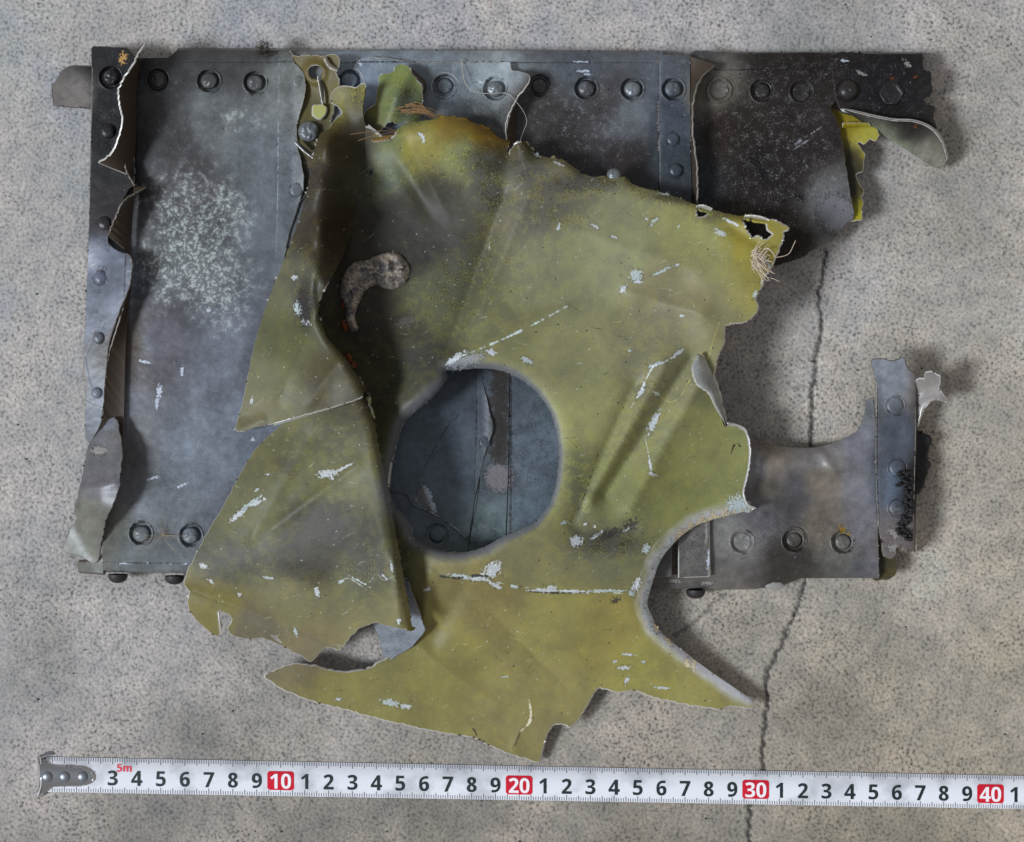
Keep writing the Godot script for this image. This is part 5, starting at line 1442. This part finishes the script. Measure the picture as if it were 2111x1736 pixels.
	edge = curve([v(753, 806), v(764, 840), v(773, 876), v(784, 935), v(801, 1010), v(810, 1060), v(819, 1114), v(829, 1170), v(837, 1217), v(849, 1286), v(852, 1300), v(838, 1297), v(824, 1295), v(797, 1289), v(775, 1283), v(758, 1288), v(741, 1295), v(728, 1307), v(717, 1318), v(707, 1332), v(699, 1339), v(684, 1336), v(669, 1335), v(655, 1348), v(641, 1363), v(619, 1351), v(598, 1340), v(580, 1330), v(557, 1321), v(539, 1315), v(520, 1316), v(503, 1315), v(480, 1310), v(470, 1296), v(476, 1287), v(479, 1274), v(463, 1262), v(447, 1258), v(450, 1275), v(456, 1293), v(450, 1311), v(438, 1306), v(405, 1278), v(391, 1260), v(387, 1240), v(391, 1220), v(380, 1205), v(388, 1176), v(420, 1113), v(442, 1075), v(465, 1036), v(497, 974), v(527, 927), v(560, 893), v(590, 868), v(600, 850), v(690, 825)], true, 4.0, 1.2, 9)
	part("lower_leaf", sheet(edge, [curve([v(557, 1308), v(572, 1315), v(581, 1326), v(567, 1319)], true, 3.0)], h3, 0.9, [M.olive, M.under, M.edge], 5.5, 0.45, [ridge3 + [v(853, 1296)]]), wreck, "olive leaf folded out over the lower left")
	part("torn_curl", ribbon([t(449, 1262, 21), t(452, 1285, 20), t(456, 1308, 18)], [t(445, 1266, 17), t(446, 1286, 16), t(448, 1310, 14)], 0.6, [M.steel, M.steel, M.edge], 0.3, 3, 0.4), wreck)
	# bright sheared edge over the slit
	part("sheared_edge", ribbon([t(742, 821, 43.6), t(690, 837, 40.6), t(640, 852, 36.6), t(600, 863, 32.8), t(565, 873, 28.5)], [t(741, 824, 41.5), t(690, 841, 38.5), t(640, 856, 34.5), t(600, 868, 30.8), t(565, 879, 26.5)], 0.5, [M.bright, M.edge_dull, M.bright], 0.2, 3, 0.2), wreck)
	# grey underside showing at the foot of the fold
	var gp := Plate.new([t(770, 1280, 16), t(836, 1200, 26), t(862, 1256, 26), t(874, 1300, 22), t(848, 1333, 17), t(797, 1362, 14), t(830, 1280, 20)])
	edge = curve([v(768, 1275), v(800, 1240), v(834, 1192), v(848, 1222), v(862, 1256), v(869, 1278), v(875, 1300), v(862, 1318), v(848, 1334), v(822, 1349), v(797, 1362), v(780, 1312)], true, 3.0, 0.7, 10)
	part("fold_underside", sheet(edge, [], func(p: Vector2) -> float: return gp.at(p) + 1.4, 0.8, [M.grey, M.olive, M.edge_dull], 5.0), wreck, "grey underside of the folded sheet")

# ---------------------------------------------------------------- tape measure
func tape_centre(x: float) -> float:
	return 1598.5 + (x - 200.0) * 0.01845

func tape_point(x: float, s: float, lift := 0.0) -> Vector3:
	# s runs from -1 (upper edge) to 1 (lower edge)
	var half := 36.0 - (x - 200.0) * 0.001
	var h := 0.5 + 2.6 * (1.0 - s * s) + lift
	return W(Vector2(x, tape_centre(x) + s * half), h)

func cm_to_x(c: float) -> float:
	return 232.0 + (c - 3.0) * 48.9 + 7.0 * (1.0 - pow((c - 22.0) / 19.0, 2.0))

func make_tape() -> void:
	var tape := thing("tape_measure", "white steel tape measure lying below the wreckage, centimetre scale with red tens", "tape measure")
	M.tape = flat_mat(Color(0.86, 0.87, 0.89), 0.3, 0.0)
	var smudge := noise_bytes(1024, 128, 0.02, 5, 55)
	for i in smudge.size():
		smudge[i] = int(clampf(262.0 - maxf(0.0, smudge[i] - 120.0) * 0.45, 0.0, 255.0))
	M.tape.albedo_texture = ImageTexture.create_from_image(Image.create_from_data(1024, 128, false, Image.FORMAT_L8, smudge))
	M.tape.uv1_scale = Vector3(1.0, 8.0, 1.0)
	M.tape.clearcoat_enabled = true
	M.tape.clearcoat = 0.5
	M.tape.clearcoat_roughness = 0.2
	M.ink = flat_mat(Color(0.09, 0.15, 0.15), 0.4)
	M.tick = flat_mat(Color(0.40, 0.42, 0.46), 0.5)
	M.hook = flat_mat(Color(0.50, 0.50, 0.50), 0.3, 0.6)
	M.red = flat_mat(Color(0.78, 0.05, 0.16), 0.35)
	M.white = flat_mat(Color(0.93, 0.90, 0.91), 0.4)
	# blade
	var P := PackedVector3Array()
	var T := PackedVector2Array()
	var I := PackedInt32Array()
	var across := 14
	var n := 0
	var x := 92.0
	while x < 2330.0:
		for j in across + 1:
			var q := tape_point(x, -1.0 + 2.0 * j / across)
			P.append(q)
			T.append(uv_of(q))
		n += 1
		x += 12.0
	for i in n - 1:
		for j in across:
			var k := i * (across + 1) + j
			var k2 := k + across + 1
			I.append_array([k, k2, k2 + 1, k, k2 + 1, k + 1])
	part("blade", solidify(P, T, I, 0.16, [M.tape, M.tape, M.steel]), tape)
	# millimetre ticks on both edges
	var st := SurfaceTool.new()
	st.begin(Mesh.PRIMITIVE_TRIANGLES)
	for mm in range(5, 424):
		var xc := cm_to_x(mm * 0.1)
		var L := 0.40 if mm % 10 == 0 else (0.36 if mm % 5 == 0 else 0.24)
		for side in [-1, 1]:
			if side < 0:
				L *= 0.85
			if xc < 200.0 and mm > 22 and side > 0:
				pass
			var wd := 0.75 if mm % 5 else 0.9
			var steps := 4
			for k in steps:
				var s0: float = side * (0.985 - L * k / steps)
				var s1: float = side * (0.985 - L * (k + 1) / steps)
				var a := tape_point(xc - wd, s0, 0.06)
				var b := tape_point(xc + wd, s0, 0.06)
				var c := tape_point(xc + wd, s1, 0.06)
				var d := tape_point(xc - wd, s1, 0.06)
				for q in ([a, c, b, a, d, c] if side > 0 else [a, b, c, a, c, d]):
					st.set_normal(Vector3.UP)
					st.add_vertex(q)
	st.set_material(M.tick)
	part("scale_ticks", st.commit(), tape).set_meta("kind", "stuff")
	# numerals
	var sf := SystemFont.new()
	sf.font_names = PackedStringArray(["Droid Sans"])
	sf.font_weight = 700
	for c in range(3, 42):
		var cx := cm_to_x(c)
		var txt := str(c % 10) if c % 10 else str(c)
		if c % 10 == 0:
			plate_on_tape(tape, cx, 4.0, 27.5, 19.5)
			numeral(tape, sf, txt, cx, 5.0, 31.0, M.white, 0.30, "numeral")
		else:
			numeral(tape, sf, txt, cx, 5.0, 31.0, M.ink, 0.16, "numeral")
	numeral(tape, sf, "5m", 256.0, -16.0, 16.0, flat_mat(Color(0.85, 0.16, 0.25), 0.4), 0.16, "length_mark")
	# end hook
	var hk := curve([v(78, 1561), v(88, 1562), v(100, 1577), v(112, 1580), v(168, 1583), v(184, 1590), v(192, 1602), v(185, 1614), v(168, 1619), v(106, 1622), v(95, 1633), v(77, 1642), v(80, 1620), v(82, 1602), v(81, 1580)], true, 2.5)
	var hh := func(p: Vector2) -> float:
		var s := (p.y - tape_centre(p.x)) / 36.0
		return 0.9 + 2.6 * maxf(0.0, 1.0 - s * s) + 0.4
	part("hook", sheet(hk, [], hh, 0.7, [M.hook, M.hook, M.steel], 4.0, 0.8), tape)
	part("hook_lip", ribbon([t(82, 1561, 2.2), t(84, 1580, 3.2), t(84, 1602, 3.8), t(83, 1622, 3.0), t(77, 1641, 1.4)], [t(78, 1558, 0.2), t(79, 1580, 0.2), t(79, 1602, 0.2), t(79, 1622, 0.2), t(74, 1643, 0.2)], 0.5, [M.steel, M.steel, M.steel], 0.0, 3, 0.0), tape)
	part("hook_wing", ribbon([t(82, 1562, 2.0), t(96, 1558, 1.6), t(108, 1556, 1.2)], [t(80, 1560, 0.3), t(96, 1550, 0.3), t(106, 1549, 0.3)], 0.5, [M.steel_dull, M.steel_dull, M.steel], 0.0, 3, 0.0), tape)
	for xx in [97, 133, 170]:
		part("rivet", lathe(v(xx, 1601.5), 3.4, [v(11.5, -0.2), v(11, 0.5), v(8.5, 1.0), v(4, 1.25), v(0, 1.3)], M.steel_dull, 20), tape)

func plate_on_tape(tape: Node3D, cx: float, oy: float, hw: float, hh: float) -> void:
	var pts := PackedVector2Array()
	for k in 4:
		var sx := 1.0 if k == 0 or k == 3 else -1.0
		var sy := 1.0 if k < 2 else -1.0
		for i in 5:
			var a := PI * 0.5 * (k + i / 4.0)
			pts.append(v(sx * (hw - 6.0), sy * (hh - 6.0)) + Vector2.from_angle(a) * 6.0)
	var yc := tape_centre(cx) + oy
	var moved := PackedVector2Array()
	for p in pts:
		moved.append(v(cx + p.x, yc + p.y + p.x * 0.0185))
	var hf := func(p: Vector2) -> float:
		var s := (p.y - tape_centre(p.x)) / (36.0 - (p.x - 200.0) * 0.001)
		return 0.5 + 2.6 * (1.0 - s * s) + 0.12
	part("red_plate", sheet(moved, [], hf, 0.03, [M.red, M.red, M.red], 5.0), tape)

func numeral(tape: Node3D, font: Font, txt: String, cx: float, oy: float, tall: float, mat: Material, lift: float, called: String) -> void:
	var tm := TextMesh.new()
	tm.font = font
	tm.text = txt
	tm.font_size = 64
	tm.depth = 0.0
	tm.pixel_size = 1.0
	tm.curve_step = 0.8
	var arr := tm.get_mesh_arrays()
	var V: PackedVector3Array = arr[Mesh.ARRAY_VERTEX]
	if V.is_empty():
		return
	var lo := V[0]
	var hi := V[0]
	for q in V:
		lo = lo.min(q)
		hi = hi.max(q)
	var k := tall / (hi.y - lo.y)
	var mid := (lo + hi) * 0.5
	var idx: PackedInt32Array = arr[Mesh.ARRAY_INDEX]
	var st := SurfaceTool.new()
	st.begin(Mesh.PRIMITIVE_TRIANGLES)
	for i in range(0, idx.size(), 3):
		var a := V[idx[i]]
		var b := V[idx[i + 1]]
		var c := V[idx[i + 2]]
		var ab := (a + b) * 0.5
		var bc := (b + c) * 0.5
		var ca := (c + a) * 0.5
		for q in [a, ab, ca, ab, b, bc, ca, bc, c, ab, bc, ca]:
			var x: float = cx + (q.x - mid.x) * k
			var yo: float = oy - (q.y - mid.y) * k
			var s := yo / (36.0 - (x - 200.0) * 0.001)
			st.set_normal(Vector3.UP)
			st.add_vertex(tape_point(x, s, lift))
	st.set_material(mat)
	part(called, st.commit(), tape)

# ---------------------------------------------------------------- small loose things
func puffy(outline: Array, base: float, tall: float, mat: Material, sd: int) -> ArrayMesh:
	var line := curve(outline, true, 3.0, 1.0, sd)
	var ring_pts: Array = Array(line)
	ring_pts.append(line[0])
	var f := FastNoiseLite.new()
	f.seed = sd
	f.frequency = 0.05
	f.fractal_octaves = 4
	var hf := func(p: Vector2) -> float:
		var d := line_dist(p, ring_pts)
		return base + tall * sqrt(1.0 - pow(1.0 - minf(d / 24.0, 1.0), 2.0)) * (0.85 + 0.5 * f.get_noise_2d(p.x, p.y)) + 0.7 * f.get_noise_2d(p.x * 4.0, p.y * 4.0)
	return sheet(line, [], hf, 1.2, [mat, mat, mat], 3.5)

func make_small_things() -> void:
	# speckled lump
	var n1 := noise_bytes(256, 256, 0.03, 5, 91, FastNoiseLite.TYPE_SIMPLEX_SMOOTH, true)
	var im := Image.create(256, 256, false, Image.FORMAT_RGB8)
	for y in 256:
		for x in 256:
			var a := n1[y * 256 + x] / 255.0
			var b := n1[((y * 5) % 256) * 256 + (x * 5) % 256] / 255.0
			var k := clampf((a - 0.40) * 3.0 + (b - 0.5) * 2.2 + 0.3, 0.0, 1.0)
			im.set_pixel(x, y, Color8(62, 61, 66).lerp(Color8(166, 154, 136), k))
	var lm := flat_mat(Color.WHITE, 0.95)
	lm.albedo_texture = ImageTexture.create_from_image(im)
	lm.uv1_triplanar = true
	lm.uv1_world_triplanar = true
	lm.uv1_scale = Vector3(17, 17, 17)
	var lump := part("putty_lump", puffy([v(701, 594), v(711, 562), v(729, 542), v(759, 534), v(794, 522), v(821, 523), v(842, 544), v(846, 565), v(833, 591), v(800, 597), v(774, 588), v(753, 600), v(741, 624), v(732, 654), v(738, 680), v(723, 684), v(714, 657), v(711, 630), v(702, 612)], 21.4, 5.0, lm, 3), self)
	tag(lump, "speckled tan and dark grey hooked lump of dried putty stuck on the olive sheet", "putty lump")
	# rust flakes in the valley of the fold
	var fm := flat_mat(Color(0.42, 0.20, 0.06), 0.9)
	var flakes := [[707, 631, 6, "smallest orange rust flake beside the middle of the putty lump's tail", 21.6], [711, 672, 11, "largest orange rust flake, at the foot of the putty lump", 21.6], [719, 737, 9, "orange rust flake under the olive fold, upper of the lower pair", 21.9], [729, 753, 7, "orange rust flake under the olive fold, lowest of all", 22.2]]
	for q in flakes:
		var c := v(q[0], q[1])
		var r: float = q[2]
		var fl := part(numbered("rust_flake"), puffy([c + v(-r * 0.5, -r), c + v(r * 0.5, -r * 0.4), c + v(r * 0.6, r * 0.7), c + v(0, r), c + v(-r * 0.6, r * 0.1)], q[4], 1.2, fm, q[1]), self)
		tag(fl, q[3], "rust flake", "rust flakes below the fold")
	# frayed threads at the right corner
	var rng := RandomNumberGenerator.new()
	rng.seed = 44
	var wh := flat_mat(Color(0.78, 0.72, 0.64), 0.9)
	var st := SurfaceTool.new()
	st.begin(Mesh.PRIMITIVE_TRIANGLES)
	for i in 44:
		var s := v(1553 + rng.randf_range(-6, 6), 540 + rng.randf_range(-26, 14))
		var e := v(1585 + rng.randf_range(-18, 14), 545 + rng.randf_range(-45, 40))
		var m := s.lerp(e, 0.5) + v(rng.randf_range(-12, 10), rng.randf_range(-12, 12))
		thread_into(st, [t(s.x, s.y, 41), t(m.x, m.y, 43 + rng.randf() * 3), t(e.x, e.y, 42 + rng.randf() * 3)], rng.randf_range(0.5, 1.1))
	thread_into(st, [t(1560, 530, 42), t(1580, 512, 45), t(1592, 520, 46), t(1600, 530, 45), t(1625, 524, 44), t(1636, 505, 44), t(1640, 496, 45)], 1.1)
	thread_into(st, [t(1565, 555, 42), t(1580, 570, 43), t(1595, 575, 43), t(1606, 580, 43)], 1.0)
	thread_into(st, [t(1560, 535, 42), t(1556, 515, 44), t(1566, 498, 45)], 1.0)
	st.set_material(wh)
	tag(part("thread_tuft", st.commit(), self), "tuft of frayed whitish threads caught on the olive sheet's right corner", "thread tuft")
	# straw fibres on the green tab
	st = SurfaceTool.new()
	st.begin(Mesh.PRIMITIVE_TRIANGLES)
	for i in 18:
		var a := v(822 + rng.randf_range(-10, 20), 220 + rng.randf_range(-6, 16))
		var e := v(906 + rng.randf_range(-20, 10), 242 + rng.randf_range(-8, 8))
		var m := a.lerp(e, 0.5) + v(0, -10 + rng.randf_range(-8, 8))
		thread_into(st, [t(a.x, a.y, 29), t(m.x, m.y, 32), t(e.x, e.y, 31)], rng.randf_range(0.4, 0.9))
	for q in [[722, 277, 820, 270], [738, 290, 818, 272], [778, 297, 820, 275], [822, 276, 790, 262], [1000, 300, 1012, 285]]:
		thread_into(st, [t(q[0], q[1], 31), t((q[0] + q[2]) * 0.5, (q[1] + q[3]) * 0.5 - 3, 33), t(q[2], q[3], 34)], 0.6)
	st.set_material(flat_mat(Color(0.55, 0.42, 0.28), 0.9))
	tag(part("straw_fibres", st.commit(), self), "small bundle of brown straw fibres lying across the green torn tab", "straw")
	# long pale hair over the speckled plate
	st = SurfaceTool.new()
	st.begin(Mesh.PRIMITIVE_TRIANGLES)
	thread_into(st, [t(952, 121, 19), t(955, 156, 21), t(965, 180, 21), t(992, 192, 21.5), t(1043, 192, 25), t(1059, 204, 28.5), t(1078, 228, 27), t(1086, 250, 24), t(1078, 274, 24), t(1070, 296, 34)], 0.9)
	st.set_material(flat_mat(Color(0.66, 0.64, 0.60), 0.8))
	tag(part("hair_strand", st.commit(), self), "long thin pale hair curving over the speckled plate", "hair")
	# lint on the top flange
	st = SurfaceTool.new()
	st.begin(Mesh.PRIMITIVE_TRIANGLES)
	for i in 60:
		var c := v(541 + rng.randf_range(-10, 14), 103 + rng.randf_range(-12, 10))
		var d := Vector2.from_angle(rng.randf() * TAU) * rng.randf_range(5, 14)
		thread_into(st, [t(c.x - d.x, c.y - d.y, 14 + rng.randf() * 3), t(c.x + d.y * 0.4, c.y - d.x * 0.4, 17 + rng.randf() * 4), t(c.x + d.x, c.y + d.y, 15 + rng.randf() * 3)], rng.randf_range(0.4, 0.8), 3)
	st.set_material(flat_mat(Color(0.30, 0.25, 0.22), 1.0))
	tag(part("lint_ball", st.commit(), self), "tiny dark ball of lint on the panel's upper edge", "lint")
	# seed fluff and stray hairs on the left
	st = SurfaceTool.new()
	st.begin(Mesh.PRIMITIVE_TRIANGLES)
	for i in 26:
		var a := rng.randf() * TAU
		var L := rng.randf_range(22, 70)
		var c := v(334, 1104)
		var d := Vector2.from_angle(a) * L
		thread_into(st, [t(c.x, c.y, 19.5), t(c.x + d.x * 0.5, c.y + d.y * 0.5, 21), t(c.x + d.x, c.y + d.y, 20.5)], 0.34, 3)
	st.set_material(flat_mat(Color(0.62, 0.55, 0.45), 0.9))
	tag(part("seed_fluff", st.commit(), self), "fine star of seed fluff between the two lower left rivets", "seed fluff")
	st = SurfaceTool.new()
	st.begin(Mesh.PRIMITIVE_TRIANGLES)
	thread_into(st, [t(130, 815, 12), t(160, 826, 20), t(182, 836, 21.5), t(205, 842, 22.5)], 0.7, 3)
	thread_into(st, [t(170, 735, 20.5), t(172, 760, 21), t(182, 800, 21), t(190, 830, 21.5)], 0.7, 3)
	thread_into(st, [t(195, 680, 21.5), t(184, 710, 21.5), t(170, 738, 20.5)], 0.6, 3)
	st.set_material(flat_mat(Color(0.68, 0.60, 0.48), 0.9))
	tag(part("hair_strand_001", st.commit(), self), "short blond hairs caught on the left riveted strip", "hair")
	# grit on the concrete
	st = SurfaceTool.new()
	st.begin(Mesh.PRIMITIVE_TRIANGLES)
	for i in 170:
		var c := v(rng.randf_range(-40, 2150), rng.randf_range(-30, 1770))
		var r := rng.randf_range(1.2, 3.0) * (1.6 if i % 17 == 0 else 1.0)
		st.append_from(lathe(c, 0.0, [v(r, -0.1), v(r * 0.9, r * 0.10), v(r * 0.5, r * 0.17), v(0, r * 0.19)], M.grit, 7, rng.randf() * 0.45, Vector2.ZERO, 0.5, i), 0, Transform3D.IDENTITY)
	st.set_material(M.grit)
	var gr := part("grit", st.commit(), self)
	gr.set_meta("kind", "stuff")
	gr.set_meta("label", "tiny dark grit scattered over the concrete")
